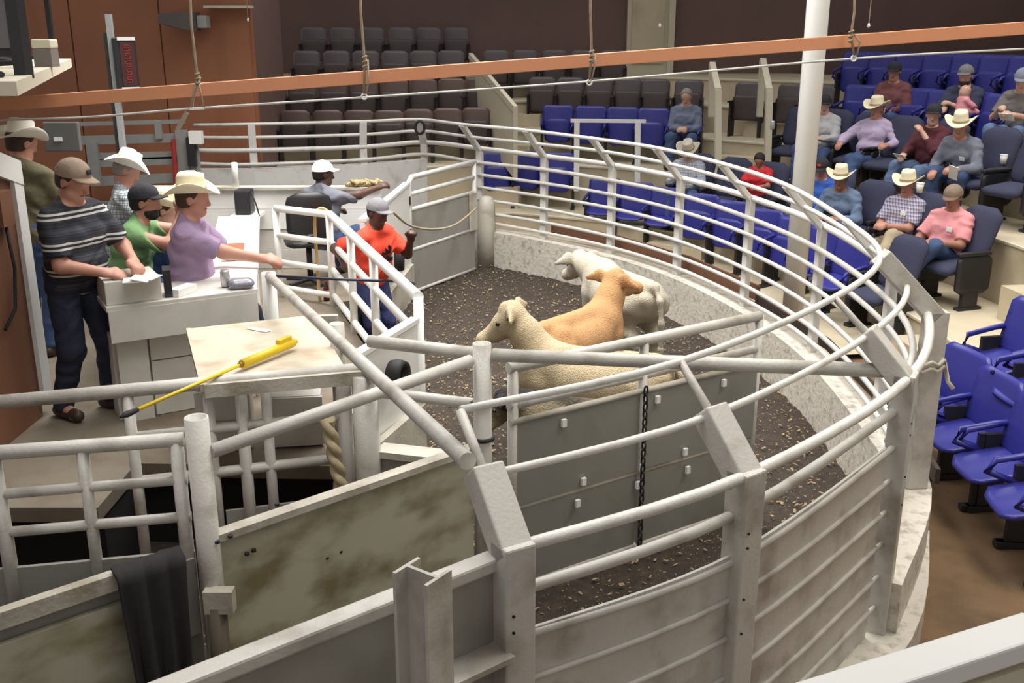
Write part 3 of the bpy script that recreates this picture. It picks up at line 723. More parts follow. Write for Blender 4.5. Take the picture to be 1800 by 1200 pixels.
# wedge loudspeaker on the orange wall
wk = V(318, 38, 14.3)
lw = thing('wall_loudspeaker', 'grey wedge loudspeaker hung high on the orange wall', 'speaker', (wk.x, 14.55, wk.z))
part_at(lw, MB().add([wk+Vector(p) for p in ((-.27, -.1, -.02), (.2, -.25, -.12), (.2, .2, -.12), (-.27, .2, -.05), (-.27, -.1, .1), (.2, -.25, .12), (.2, .2, .12), (-.27, .2, .1))], [(3, 2, 1, 0), (4, 5, 6, 7), (0, 1, 5, 4), (1, 2, 6, 5), (2, 3, 7, 6), (3, 0, 4, 7)]).build('cabinet', mat('grey_cabinet', (92, 86, 82), .6)))
part_at(lw, MB().box(wk+Vector((.27, .12, 0)), (.12, .2, .16)).build('bracket', MATS['grey_iron']))
ws = V(398, 8, 14.4)
tag(MB().box((ws.x, 14.5, ws.z-.03), (.62, .22, .035)).build('wall_ledge', cream_wall), 'thin pale ledge board high on the orange wall', 'shelf')
# television shelf top left
zs = 2.95; n1, n2 = U(28, 143, zs), U(125, 103, zs)
tv = thing('television_shelf', 'hanging cream shelf loaded with cables at the top left corner', 'shelf', (n1.x-.3, n1.y+.4, zs))
poly4 = [n1[:2], n2[:2], (n2.x-2.2, n2.y), (n1.x-1.6, n1.y)]
part_at(tv, MB().prism(poly4, zs-.07, zs).build('shelf_board', cream_wall))
for k in range(7):
    a = Vector(n1)+(n2-n1)*(.1+.11*k)+Vector((-.12-.1*(k % 3), 0, .015)); 
    part_at(tv, MB().tube([a, a+Vector((-.15, .1, .02)), a+Vector((-.4, .05+.06*(k % 2), .0))], .018, 6).build('cable', rubber, smooth=True))
tvb = V(40, 96, 6.0)
t2 = thing('television', 'large television standing on the top left shelf seen from the side', 'television', (tvb.x, 6.0, zs))
part_at(t2, MB().box((tvb.x-.55, 5.9, zs+.62), (1.1, .05, .95)).build('screen', mat('grey_screen', (96, 92, 94), .25)))
part_at(t2, MB().box((tvb.x+.03, 5.92, zs+.48), (.065, .1, 1.0)).build('frame', black_plastic))
part_at(t2, MB().box((tvb.x-.4, 5.92, zs+.13), (.9, .07, .06)).build('frame', black_plastic))
bx = V(78, 74, 7.2)
t3 = thing('router_box', 'small cream box behind the television on the shelf', 'box', (bx.x, 7.2, zs))
part_at(t3, MB().box((bx.x, 7.2, zs+.06), (.12, .12, .12)).build('base', mat('grey_iron2', (120, 112, 106), .6)))
part_at(t3, MB().box((bx.x, 7.2, zs+.15), (.13, .13, .06)).build('lid', cream_wall, bevel=.01))
part_at(t3, MB().box((bx.x+.03, 7.25, zs+.5), (.03, .03, .8)).build('mast', black_plastic))
# orange beam, cable and ropes
oa, ob = V(-700, 236, 7.16), V(2700, -18, 7.88)
tag(MB().bar(oa, ob, .06, .088).build('orange_beam', mat('orange_paint', (208, 142, 104), .55, var=.06), bevel=.004), 'long orange beam hung across the whole arena', 'beam')
cp_ = [(-700, 250), (-60, 214), (150, 206), (335, 191), (640, 171), (1036, 143), (1500, 103), (1860, 83), (2700, 40)]
tag(MB().tube(catmull([V(x, y, 7.18+.4*(x/1800)) for x, y in cp_], 6), .0075, 6).build('steel_cable', mat('cable_grey', (186, 184, 178), .5), smooth=True), 'thin pale cable strung below the orange beam', 'cable')
ropem = mat('old_rope', (150, 132, 110), .9, var=.3, vscale=50)
def hang(px_top, pts, label, ring=True, bar=None):
    Y = 7.16+.4*pts[-1][0]/1800
    t = thing('hanging_rope', label, 'rope', V(*pts[-1], Y))
    P = [V(px_top, -160, Y)]+[V(x, y, Y) for x, y in pts]
    part_at(t, MB().tube(P, .009, 6).build('rope', ropem, smooth=True))
    e = P[-1]
    part_at(t, MB().tube([P[-2]+Vector((.02, 0, 0)), e+Vector((.035, 0, .09)), e+Vector((.015, -.01, .0))], .007, 6).build('tail', ropem, smooth=True))
    for k in range(3):
        c = P[-2]+Vector((0, 0, -.03*k)); part_at(t, MB().tube([c+Vector((.014*math.cos(a), .014*math.sin(a), .004*a)) for a in np.linspace(0, 6.28, 9)], .007, 5).build('knot', ropem, smooth=True))
    if ring:
        part_at(t, MB().tube([e+Vector((.018*math.cos(a), 0, -.018+.018*math.sin(a))) for a in np.linspace(0, 6.2832, 14)], .006, 6, caps=False).build('ring', bright, smooth=True))
    if bar:
        for k in (0, 1): part_at(t, MB().tube([P[-2], V(*bar[k], Y-.02)], .006, 6).build('strand', ropem, smooth=True))
    if bar: part_at(t, MB().bar(V(*bar[0], Y-.02), V(*bar[1], Y-.02), .02, .016).build('handle', bright))
hang(328, [(336, 40), (347, 135), (335, 190)], 'leftmost hanging rope ending in a small white handle', False, ((334, 191), (359, 190)))
hang(631, [(634, 20), (641, 105), (640, 165)], 'hanging rope with rings in front of the brown seats')
hang(1038, [(1038, 20), (1040, 95), (1036, 140)], 'hanging rope ending in a single ring near the middle')
hang(1504, [(1502, 20), (1496, 60), (1501, 98)], 'hanging rope with a yellow tie to the right of the column')
for x, y, lab, Y in ((436, 34, 'thin pull cord with a white end beside the orange wall', 14.2), (1160, 44, 'thin pull cord hanging before the cream door', 14.0), (1527, 44, 'thin pull cord hanging right of the column', 12.0)):
    e = V(x, y, Y); t = thing('pull_cord', lab, 'cord', e)
    part_at(t, MB().tube([e+Vector((0, 0, 2)), e], .006, 5).build('cord', ropem)); part_at(t, MB().lathe([(.008, -.03), (.02, -.01), (.008, .02)], 8, e).build('knob', bright, smooth=True))
# ---- items on desk, table and platform
zt_ = zt+.012
pa, pb_ = V(512, 604, (U(512, 604, zt_+.03)).y), U(216, 732, 1.30)
pr = thing('cattle_prod', 'yellow cattle prod lying across the small table', 'prod', U(430, 640, zt_))
yel = mat('yellow_plastic', (224, 190, 30), .45, var=.08)
A_, B_, C_ = U(515, 602, zt+.05), U(425, 640, zt+.04), U(236, 722, zt+.03)
part_at(pr, MB().tube([B_, A_], .026, 12).build('handle', yel, smooth=True))
d = (A_-B_).normalized()
part_at(pr, MB().bar(A_-d*.14+Vector((-.0, .02, .035)), A_-d*.03+Vector((0, .02, .035)), .035, .03).build('trigger_guard', yel, bevel=.006))
part_at(pr, MB().tube([A_, A_+d*.03], .014, 8).build('cap', yel, smooth=True))
part_at(pr, MB().tube([C_, B_], .010, 8).build('shaft', yel, smooth=True))
part_at(pr, MB().tube([B_-d*.02, B_+d*.01], .016, 8).build('collar', mat('brass', (150, 120, 60), .4, .6), smooth=True))
C2 = U(212, 733, zt+.03)
part_at(pr, MB().tube([C2, C2+(C_-C2)*.5, C_+d*.02], .014, 8, radii=[.006, .018, .013]).build('tip', rubber, smooth=True))
p = U(455, 579, zt+.004); q = MB().box(p, (.17, .05, .002), Matrix.Rotation(-.5, 3, 'Z')).build('paper_slip', bright); tag(q, 'white paper slip lying on the small table', 'paper')
p = U(397, 503, 1.455)
can = thing('drink_can', 'silver drink can standing on the sales desk', 'can', p)
part_at(can, MB().lathe([(.026, 0), (.033, .008), (.033, .105), (.027, .12)], 18, p).build('body', mat('can_print', (190, 186, 188), .3, .5, var=.35, vscale=60), smooth=True))
part_at(can, MB().lathe([(.027, .119), (.026, .122)], 18, p).build('lid', mat('aluminium', (200, 200, 200), .3, .9)))
p = U(425, 505, 1.455)
b = MB().pad(.18, .12, .07, .03, Matrix.Translation(p+Vector((0, 0, .03))) @ Matrix.Rotation(math.pi/2, 4, 'X') @ Matrix.Rotation(.3, 4, 'Y'), soft=.95)
tag(b.build('snack_bag', mat('bag_foil', (150, 150, 160), .3, .3, var=.5, vscale=25, dirt=(60, 62, 90), dscale=14, damt=.5), smooth=True), 'crumpled silver and blue snack bag beside the can', 'bag')
p = U(322, 515, 1.455); tag(MB().box(p+Vector((0, 0, .022)), (.08, .2, .05), Matrix.Rotation(-.35, 3, 'Z')).build('card_stack', bright), 'stack of white cards on the sales desk', 'cards')
for j, (x, y, a, lab) in enumerate(((232, 492, .3, 'white paper under the striped shirt man\'s hand'), (262, 486, -.2, 'white papers at the right of the paper box'), (248, 489, .1, 'middle white paper on the paper box'))):
    p = U(x, y, 1.62+.004*j); tag(MB().box(p, (.11, .15, .006), Matrix.Rotation(a, 3, 'Z') @ Matrix.Rotation(.1*j, 3, 'Y')).build('paper_sheet', bright), lab, 'paper')
p = dq(.42, .12, 1.45); tag(MB().box(p+Vector((0, 0, .09)), (.05, .16, .2), Matrix.Rotation(.35, 3, 'Z')).build('black_divider', black_plastic), 'black upright divider between paper box and card stack', 'divider')
p = U(405, 447, 1.46); bk = thing('leather_folder', 'brown leather folder lying open on the white counter', 'folder', p)
part_at(bk, MB().box(p+Vector((0, .1, .012)), (.16, .5, .022), Matrix.Rotation(.22, 3, 'Z')).build('cover', mat('brown_leather', (150, 92, 66), .5)))
part_at(bk, MB().box(p+Vector((.06, -.12, .01)), (.18, .2, .02), Matrix.Rotation(.22, 3, 'Z')).build('pages', bright))
p = V(575, 530, 9.9); p.z = ZP
bt = thing('soda_bottle', 'small red-labelled soda bottle on the platform floor by the railing', 'bottle', p)
part_at(bt, MB().lathe([(.03, 0), (.035, .02), (.033, .12), (.014, .17), (.014, .2)], 14, p).build('body', mat('cola', (60, 30, 26), .15), smooth=True))
part_at(bt, MB().lathe([(.0365, .04), (.0365, .11)], 14, p).build('wrapper', mat('red_wrap', (186, 50, 44), .4), smooth=True))
part_at(bt, MB().lathe([(.017, .19), (.017, .215)], 10, p).build('cap', mat('red_wrap', (186, 50, 44))))
# stock cane hooked on the railing
ck = [V(x, y, 9.86) for x, y in ((577, 372), (566, 366), (556, 372), (553, 390), (556, 440), (560, 500), (563, 530))]
tag(MB().tube(catmull(ck, 5), .016, 8).build('stock_cane', mat('cane_wood', (176, 146, 96), .6), smooth=True), 'tan hooked stock cane hanging on the white railing', 'cane')
tag(MB().tube([U(482, 485, 1.42), U(600, 491, 1.4), U(722, 495, 1.4), U(729, 500, 1.38)], .011, 6).build('sorting_stick', mat('blue_black', (40, 44, 66), .5), smooth=True), 'dark thin sorting stick laid across from the guard pipe to the railing', 'stick')
# things on the clerks' back table
bt_ = thing('back_table', 'dark back table behind the seated men with papers on it', 'table', (-3.9, 9.9, ZP))
part_at(bt_, MB().box((-3.95, 9.9, 1.48), (1.0, .6, .04)).build('table_top', mat('table_brown', (96, 82, 64), .7)))
part_at(bt_, MB().box((-3.95, 9.66, 1.03), (.96, .04, .86)).build('front_panel', mat('table_front', (78, 70, 58), .8)))
p = V(168, 331, 9.8); tag(MB().box((p.x, p.y, 1.53), (.26, .22, .05)).build('paper_tray', bright), 'white paper tray on the dark back table', 'tray')
p = V(203, 338, 9.75); tag(MB().box((p.x, p.y, 1.55), (.09, .07, .09)).build('yellow_box', mat('yellow_plastic', (224, 190, 30))), 'small yellow box on the back table next to the plaid shirt', 'box')
p = V(219, 330, 9.9); cu = thing('soda_cup', 'blue and white paper cup on the back table', 'cup', (p.x, p.y, 1.5))
part_at(cu, MB().lathe([(.04, 1.5), (.052, 1.63)], 14, (p.x, p.y, 0)).build('cup_body', mat('blue_print', (84, 104, 176), .5), smooth=True))
part_at(cu, MB().lathe([(.055, 1.63), (.055, 1.65), (.045, 1.66)], 14, (p.x, p.y, 0)).build('lid', bright, smooth=True)); part_at(cu, MB().tube([(p.x, p.y, 1.65), (p.x+.02, p.y, 1.72)], .005, 6).build('straw', bright))
p = V(110, 240, 10.1); mn = thing('computer_monitor', 'grey back of a computer monitor beside the olive shirt man', 'monitor', (p.x, p.y, 1.5))
part_at(mn, MB().box((p.x, p.y, p.z), (.34, .06, .28)).build('case', mat('grey_case', (98, 98, 94), .5), bevel=.01)); part_at(mn, MB().box((p.x-.03, p.y-.04, p.z-.02), (.08, .01, .04)).build('sticker', bright))
part_at(mn, MB().box((p.x, p.y+.02, 1.6), (.06, .06, .22)).build('stand', MATS['grey_case'])); part_at(mn, MB().box((p.x, p.y, 1.51), (.22, .18, .02)).build('foot', MATS['grey_case']))
p = V(396, 338, 10.9); tag(MB().lathe([(.035, 0), (.035, .26), (.03, .265)], 14, (p.x, 11.34, 1.525)).build('white_tube', bright, smooth=True), 'short white plastic tube standing on the plank wall ledge', 'tube')
# hoop on the fence
p = BEND[3]+NRM[3]*.2; p.z = 1.86
tag(MB().tube([V(738+8*math.cos(a), 224+11*math.sin(a), p.y-.25) for a in np.linspace(0, 6.2832, 20)], .02, 6, caps=False).build('black_hoop', rubber, smooth=True), 'black hoop fixed to the far bend of the ring fence', 'hoop')
# office chair
oc = thing('office_chair', 'black office chair turned away beside the white railing', 'chair', (-2.12, 10.5, ZP), .3)
MB().pad(.46, .5, .07, .12, TR(0, -.26, .78) @ Matrix.Rotation(.08, 4, 'X'), curv=.1).build('backrest', black_plastic, oc, smooth=True)
MB().pad(.48, .46, .08, .1, TR(0, 0, .48) @ Matrix.Rotation(math.pi/2, 4, 'X')).build('seat', black_plastic, oc, smooth=True)
MB().tube([(0, 0, .08), (0, 0, .46)], .03, 10).build('gas_stem', black_plastic, oc, smooth=True); MB().bar((0, -.28, .6), (0, -.1, .45), .05, .02).build('back_bracket', black_plastic, oc)
for k in range(5): a = k*1.2566; MB().bar((0, 0, .08), (.28*math.cos(a), .28*math.sin(a), .06), .04, .03).build('leg', black_plastic, oc)
# ------------------------------------------------------------ seats
brownseat = mat('brown_seat_shell', (104, 84, 78), .35, var=.12); darkpan = mat('dark_seat_pan', (70, 60, 58), .5, var=.15)
darkseat = mat('charcoal_seat_shell', (92, 84, 86), .4, var=.12)
bluepl = mat('blue_seat_plastic', (46, 48, 132), .38, var=.08); bluedark = mat('blue_arm', (42, 44, 120), .4)
navy = mat('navy_upholstery', (52, 54, 78), .85, var=.15, vscale=20, bump=.15, bscale=150)
irondark = mat('dark_iron_leg', (38, 36, 38), .5, var=.2)
def root(name): o = bpy.data.objects.new(name, None); COL.objects.link(o); return o
def proto_theatre(shell):
    r = root('theatre_seat')
    MB().pad(.49, .42, .03, .07, TR(0, -.16, .66) @ Matrix.Rotation(.16, 4, 'X'), curv=-.05, soft=.3).build('backrest', shell, r, smooth=True)
    MB().pad(.47, .40, .05, .04, TR(0, -.07, .46) @ Matrix.Rotation(.12, 4, 'X'), soft=.4).build('seat', darkpan, r, smooth=True)
    for x in (-.245, .245):
        MB().box((x, -.08, .27), (.035, .22, .54)).build('leg', irondark, r); MB().box((x, -.02, .56), (.04, .3, .03)).build('armrest', irondark, r, bevel=.008)
    return r
def proto_blue(folded, shell=None):
    shell = shell or bluepl
    r = root('stadium_seat')
    MB().pad(.535, .46, .03, .055, TR(0, -.16, .67) @ Matrix.Rotation(.22, 4, 'X'), curv=.07, soft=.25, taper=-.0).build('backrest', shell, r, smooth=True)
    if folded: MB().pad(.45, .40, .04, .09, TR(0, .02, .48) @ Matrix.Rotation(.1, 4, 'X'), curv=-.05, soft=.3).build('seat', shell, r, smooth=True)
    else: MB().pad(.45, .42, .035, .09, TR(0, .08, .43) @ Matrix.Rotation(math.pi/2-.18, 4, 'X'), curv=.05, soft=.3).build('seat', shell, r, smooth=True)
    for x in (-.265, .265):
        lg = MB().box((x, -.02, .28), (.035, .18, .58)).box((x, .0, .02), (.06, .26, .04)); lg.build('leg', irondark, r)
        MB().tube([(x, -.2, .66), (x, -.02, .64), (x*.98, .2, .60), (x*.92, .24, .52), (x*.95, .06, .45)], .022, 7).build('armrest', bluepl, r, smooth=True)
    for x in (-.2, .2):
        MB().lathe([(.009, 0), (.009, .008)], 8, (x, -.185, .84)).build('rivet', bright, r)
    return r
def proto_navy():
    r = root('padded_seat')
    MB().pad(.52, .62, .12, .12, TR(0, -.27, .74) @ Matrix.Rotation(.36, 4, 'X'), soft=.75).build('backrest', navy, r, smooth=True)
    MB().pad(.5, .48, .12, .1, TR(0, .06, .42) @ Matrix.Rotation(math.pi/2-.1, 4, 'X'), soft=.7).build('seat', navy, r, smooth=True)
    for x in (-.29, .29):
        MB().pad(.44, .42, .06, .08, TR(x, -.02, .38) @ Matrix.Rotation(math.pi/2, 4, 'Z'), soft=.4).build('side_panel', black_plastic, r, smooth=True)
        MB().box((x, 0, .6), (.07, .42, .04)).build('armrest', black_plastic, r, bevel=.012); MB().box((x, 0, .1), (.05, .2, .2)).box((x, 0, .015), (.08, .3, .03)).build('leg', irondark, r)
    return r
PR = {'brown': proto_theatre(brownseat), 'dark': proto_theatre(darkseat), 'blue': proto_blue(True), 'bluedown': proto_blue(False), 'navy': proto_navy()}
used = set()
NAMES = {'brown': 'brown folded theatre seat', 'dark': 'charcoal folded theatre seat', 'blue': 'blue plastic folding seat', 'bluedown': 'blue plastic seat with lowered pan', 'navy': 'navy padded armchair seat'}
def seat(kind, pos, rz, label, group):
    if kind in used: o = copy_tree(PR[kind])
    else: o = PR[kind]; used.add(kind)
    o.location = pos; o.rotation_euler = (0, 0, rz)
    return tag(o, label, 'seat', group)
def face(p, tgt=(-1.2, 8.6)):
    return math.atan2(tgt[1]-p[1], tgt[0]-p[0])-math.pi/2
def row_seats(kind, k, pxs, where, group, off=0.0, tgt=(-1.2, 8.6), dz=.8, skip=(), kinds=None):
    out = []
    for i, px in enumerate(pxs):
        t = row_at(k, px, dz); p = row_pt(k, t, off)
        kd = kinds[i] if kinds else kind
        out.append(seat(kd, p, face(p, tgt), f'{NAMES[kd]}, {ORD[i]} from left, {where}', group))
    return out
B = 'theatre seats in the back left block'
row_seats('brown', 2, [516, 573, 628, 681, 733, 784, 834], 'front row of back left block', B, tgt=(-2.2, 3), dz=.7)
row_seats('brown', 3, [477, 530, 584, 638, 691, 742, 791, 838], 'second row of back left block', B, tgt=(-2.2, 3), dz=.7)
row_seats('dark', 4, [537, 590, 641, 692, 741, 790], 'third row of back left block', B, tgt=(-2.2, 3), dz=.7)
row_seats('dark', 5, [550, 601, 652, 703, 752, 800], 'top row of back left block', B, tgt=(-2.2, 3), dz=.7)
B2 = 'seats in the back middle block'
row_seats('blue', 1, [873, 925, 980], 'lowest row of back middle block', B2, tgt=(-.6, 6))
row_seats('blue', 2, [978, 1034, 1089, 1143, 1200], 'second row of back middle block', B2, tgt=(-.6, 6), off=.1)
row_seats('dark', 3, [950, 1000, 1049, 1100, 1148, 1206], 'third row of back middle block', B2, tgt=(-.6, 6), off=.1)
row_seats('dark', 4, [870, 921, 972, 1023, 1073], 'fourth row of back middle block', B2, tgt=(-.6, 6), off=.1)
B3 = 'seats behind the far stair'
row_seats('dark', 3, [1388, 1432, 1312], 'right of the far stair', B3)
B4 = 'seats in the right hand stand'
row_seats('blue', 4, [1505, 1550, 1597, 1645, 1694, 1744, 1795], 'top row of right stand', B4)
row_seats('blue', 3, [1508, 1556, 1604, 1652, 1700, 1750, 1800], 'fourth row of right stand', B4)
NAVY2 = [1395, 1450, 1512, 1566, 1640, 1725, 1792]
row_seats('navy', 2, NAVY2, 'third row of right stand', B4, dz=.75)
NAVY1 = [1215, 1275, 1338, 1398, 1446, 1510, 1592, 1680]
row_seats('navy', 1, NAVY1, 'second row of right stand', B4, dz=.75)
row_seats('blue', 0, [1060, 1115, 1168, 1226, 1280, 1333, 1385, 1436, 1482], 'front row along the ring', B4, kinds=['bluedown', 'bluedown', 'bluedown', 'blue', 'blue', 'blue', 'blue', 'bluedown', 'bluedown'])
seat('navy', (U(1548, 505, .05+.5).x, U(1548, 505, .55).y, .05), face(U(1548, 505, .55)), 'navy padded armchair seat standing alone next to the ring fence bend', B4)
B5 = 'blue seats in the near right aisle'
for i, (x, y) in enumerate(((1668, 626), (1722, 668), (1782, 715), (1850, 770))):
    p = U(x, y, .86); p.z = .0
    seat('bluedown', p, face(p, (-1.5, 6.2)), f'blue plastic seat with lowered pan, {ORD[i]} down the near right row', B5)
for i, (x, y) in enumerate(((1790, 545), (1850, 590))):
    p = U(x, y, 1.2); p.z = .35
    seat('bluedown', p, face(p, (-1.5, 6.2)), f'blue plastic seat with lowered pan, {ORD[i]} on the upper right step', B5)
# stairs with railings
def stair(th, w, ks, label):
    for k in ks:
        p = row_pt(k, th, -FRONT[k]-.14); z1 = (TZ[k]+TZ[k-1])/2
        a = math.radians(th)
        struct(MB().box((p.x, p.y, (z1+TZ[k-1])/2), (.30, w, z1-TZ[k-1]), Matrix.Rotation(a, 3, 'Z')).build('stair_step', cream))
T1s, T2s = row_at(2, 888, .3), row_at(2, 1298, .3)
stair(T1s, .8, (2, 3, 4), ''); stair(T2s, .9, (1, 2, 3, 4), ''); stair(row_at(1, 1770, .2), 1.0, (1, 2), '')
r1 = thing('stair_rail', 'sloping cream stair wall between the brown and charcoal seats', 'railing', V(905, 240, 16.6))
a0, a1, a2 = V(827, 98, 19.0), V(906, 192, 16.4), V(906, 290, 16.4)
part_at(r1, MB().bar(a0, a1, .07, .1).build('top_board', cream_wall)); part_at(r1, MB().bar(a1+Vector((0, 0, .03)), Vector((a1.x, a1.y, .9)), .07, .07).build('newel_post', cream_wall))
part_at(r1, MB().add([a0+Vector((-.02, 0, 0)), a1+Vector((-.02, 0, 0)), Vector((a1.x-.02, a1.y, .9)), Vector((a0.x-.02, a0.y, 1.6)), a0+Vector((.02, 0, 0)), a1+Vector((.02, 0, 0)), Vector((a1.x+.02, a1.y, .9)), Vector((a0.x+.02, a0.y, 1.6))], [(0, 1, 2, 3), (7, 6, 5, 4), (0, 4, 5, 1), (1, 5, 6, 2), (2, 6, 7, 3), (3, 7, 4, 0)]).build('side_panel', cream_wall))
for lab, pts in (('cream post stair rail left of the far stair', ((1262, 158), (1262, 280), (1252, 112), (1250, 205))), ('cream post stair rail right of the far stair', ((1352, 158), (1349, 290), (1341, 105), (1335, 205)))):
    yb, yt = 15.2, 16.6
    p1, p1b, p2, p2b = V(*pts[0], yb), V(*pts[1], yb), V(*pts[2], yt), V(*pts[3], yt)
    r2 = thing('stair_rail', lab, 'railing', p1b)
    part_at(r2, MB().bar(p1b, p1, .09, .09, up=(0, 1, 0)).build('post', cream_wall)); part_at(r2, MB().bar(p2b, p2, .09, .09, up=(0, 1, 0)).build('post', cream_wall)); part_at(r2, MB().bar(p1, p2, .09, .06).build('top_board', cream_wall))
yb = 15.9
r3 = thing('guard_rail', 'white guard rail frame in front of the blue back seats', 'railing', V(1067, 320, yb))
part_at(r3, MB().bar(V(1003, 212, yb), V(1135, 213, yb), .06, .05).build('top_board', bright))
for x in (1014, 1121): part_at(r3, MB().bar(V(x, 214, yb), V(x-1, 335, yb), .08, .08, up=(0, 1, 0)).build('post', bright))
# drinks and litter in the stand
def cup(px, py, Y, z, lab):
    p = V(px, py, Y); t = thing('paper_cup', lab, 'cup', p)
    part_at(t, MB().lathe([(.032, -.05), (.042, .05)], 14, p).build('cup_body', bright, smooth=True)); part_at(t, MB().lathe([(.044, .045), (.044, .056)], 14, p).build('rim', bright, smooth=True))
cup(1617, 330, 11.2, 0, 'white paper cup beside the plaid shirt man in the straw hat')
cup(1764, 280, 12.0, 0, 'white foam cup in the armrest at the right edge')
p = V(1358, 190+30, 14.6); cn = thing('drink_can', 'silver drink can on the end armrest by the far stair', 'can', p)
part_at(cn, MB().lathe([(.026, -.06), (.033, -.05), (.033, .05), (.027, .06)], 14, p).build('body', MATS['can_print'], smooth=True)); part_at(cn, MB().lathe([(.026, .06), (.025, .063)], 14, p).build('lid', MATS['aluminium']))
p = U(1699, 513, .37); b = MB()
tag(MB().pad(.16, .1, .05, .02, Matrix.Translation(p+Vector((0, 0, .02))) @ Matrix.Rotation(1.4, 4, 'X'), soft=.9).build('paper_litter', bright, smooth=True), 'crumpled white paper on the step beside the pink shirt man', 'paper')
# ------------------------------------------------------------ bodies: smooth distance fields meshed with surface nets
def surfnet(F, org, h):
    s = F < 0
    nx, ny, nz = F.shape
    cnt = np.zeros((nx-1, ny-1, nz-1), np.int8)
    for a in (0, 1):
        for b in (0, 1):
            for c in (0, 1): cnt += s[a:nx-1+a, b:ny-1+b, c:nz-1+c]
    ci, cj, ck = np.nonzero((cnt > 0) & (cnt < 8))
    idx = -np.ones(cnt.shape, np.int32); idx[ci, cj, ck] = np.arange(len(ci))
    acc = np.zeros((len(ci), 3)); num = np.zeros(len(ci))
    cor = [(a, b, c) for a in (0, 1) for b in (0, 1) for c in (0, 1)]
    for p in cor:
        for ax in range(3):
            if p[ax]: continue
            q = list(p); q[ax] = 1
            fa = F[ci+p[0], cj+p[1], ck+p[2]]; fb = F[ci+q[0], cj+q[1], ck+q[2]]
            m = (fa < 0) != (fb < 0); t = np.where(m, fa/np.where(m, fa-fb, 1), 0)
            for d in range(3): acc[:, d] += np.where(m, p[d]+(t if d == ax else 0), 0)
            num += m
    ver = (np.stack([ci, cj, ck], 1)+acc/num[:, None])*h+org
    quads = []
    for ax in range(3):
        sl0 = [slice(1, -1)]*3; sl1 = [slice(1, -1)]*3; sl0[ax] = slice(0, -1); sl1[ax] = slice(1, None)
        A, Bq = s[tuple(sl0)], s[tuple(sl1)]; e = np.stack(np.nonzero(A != Bq), 1)
        off = np.array([1, 1, 1]); off[ax] = 0; e = e+off
        u, v = (ax+1) % 3, (ax+2) % 3
        def cell(du, dv):
            c = e.copy(); c[:, u] -= du; c[:, v] -= dv; return idx[c[:, 0], c[:, 1], c[:, 2]]
        q = np.stack([cell(1, 1), cell(0, 1), cell(0, 0), cell(1, 0)], 1)
        fl = ~s[e[:, 0], e[:, 1], e[:, 2]]; q[fl] = q[fl][:, ::-1]
        quads.append(q)
    return ver, np.concatenate(quads)
def np_mesh(name, ver, quads, m, parent=None):
    me = bpy.data.meshes.new(name); n = len(quads)
    me.vertices.add(len(ver)); me.vertices.foreach_set('co', ver.astype(np.float32).ravel())
    me.loops.add(n*4); me.loops.foreach_set('vertex_index', quads.astype(np.int32).ravel())
    me.polygons.add(n); me.polygons.foreach_set('loop_start', np.arange(n, dtype=np.int32)*4)
    me.polygons.foreach_set('use_smooth', np.ones(n, bool))
    me.update(calc_edges=True); me.validate()
    if m: me.materials.append(m)
    o = bpy.data.objects.new(name, me); COL.objects.link(o)
    if parent is not None: o.parent = parent
    return o
def prim(a, b, ra, rb=None, cuts=(), flat=None): return (np.array(a, float), np.array(b, float), ra, ra if rb is None else rb, cuts, flat)
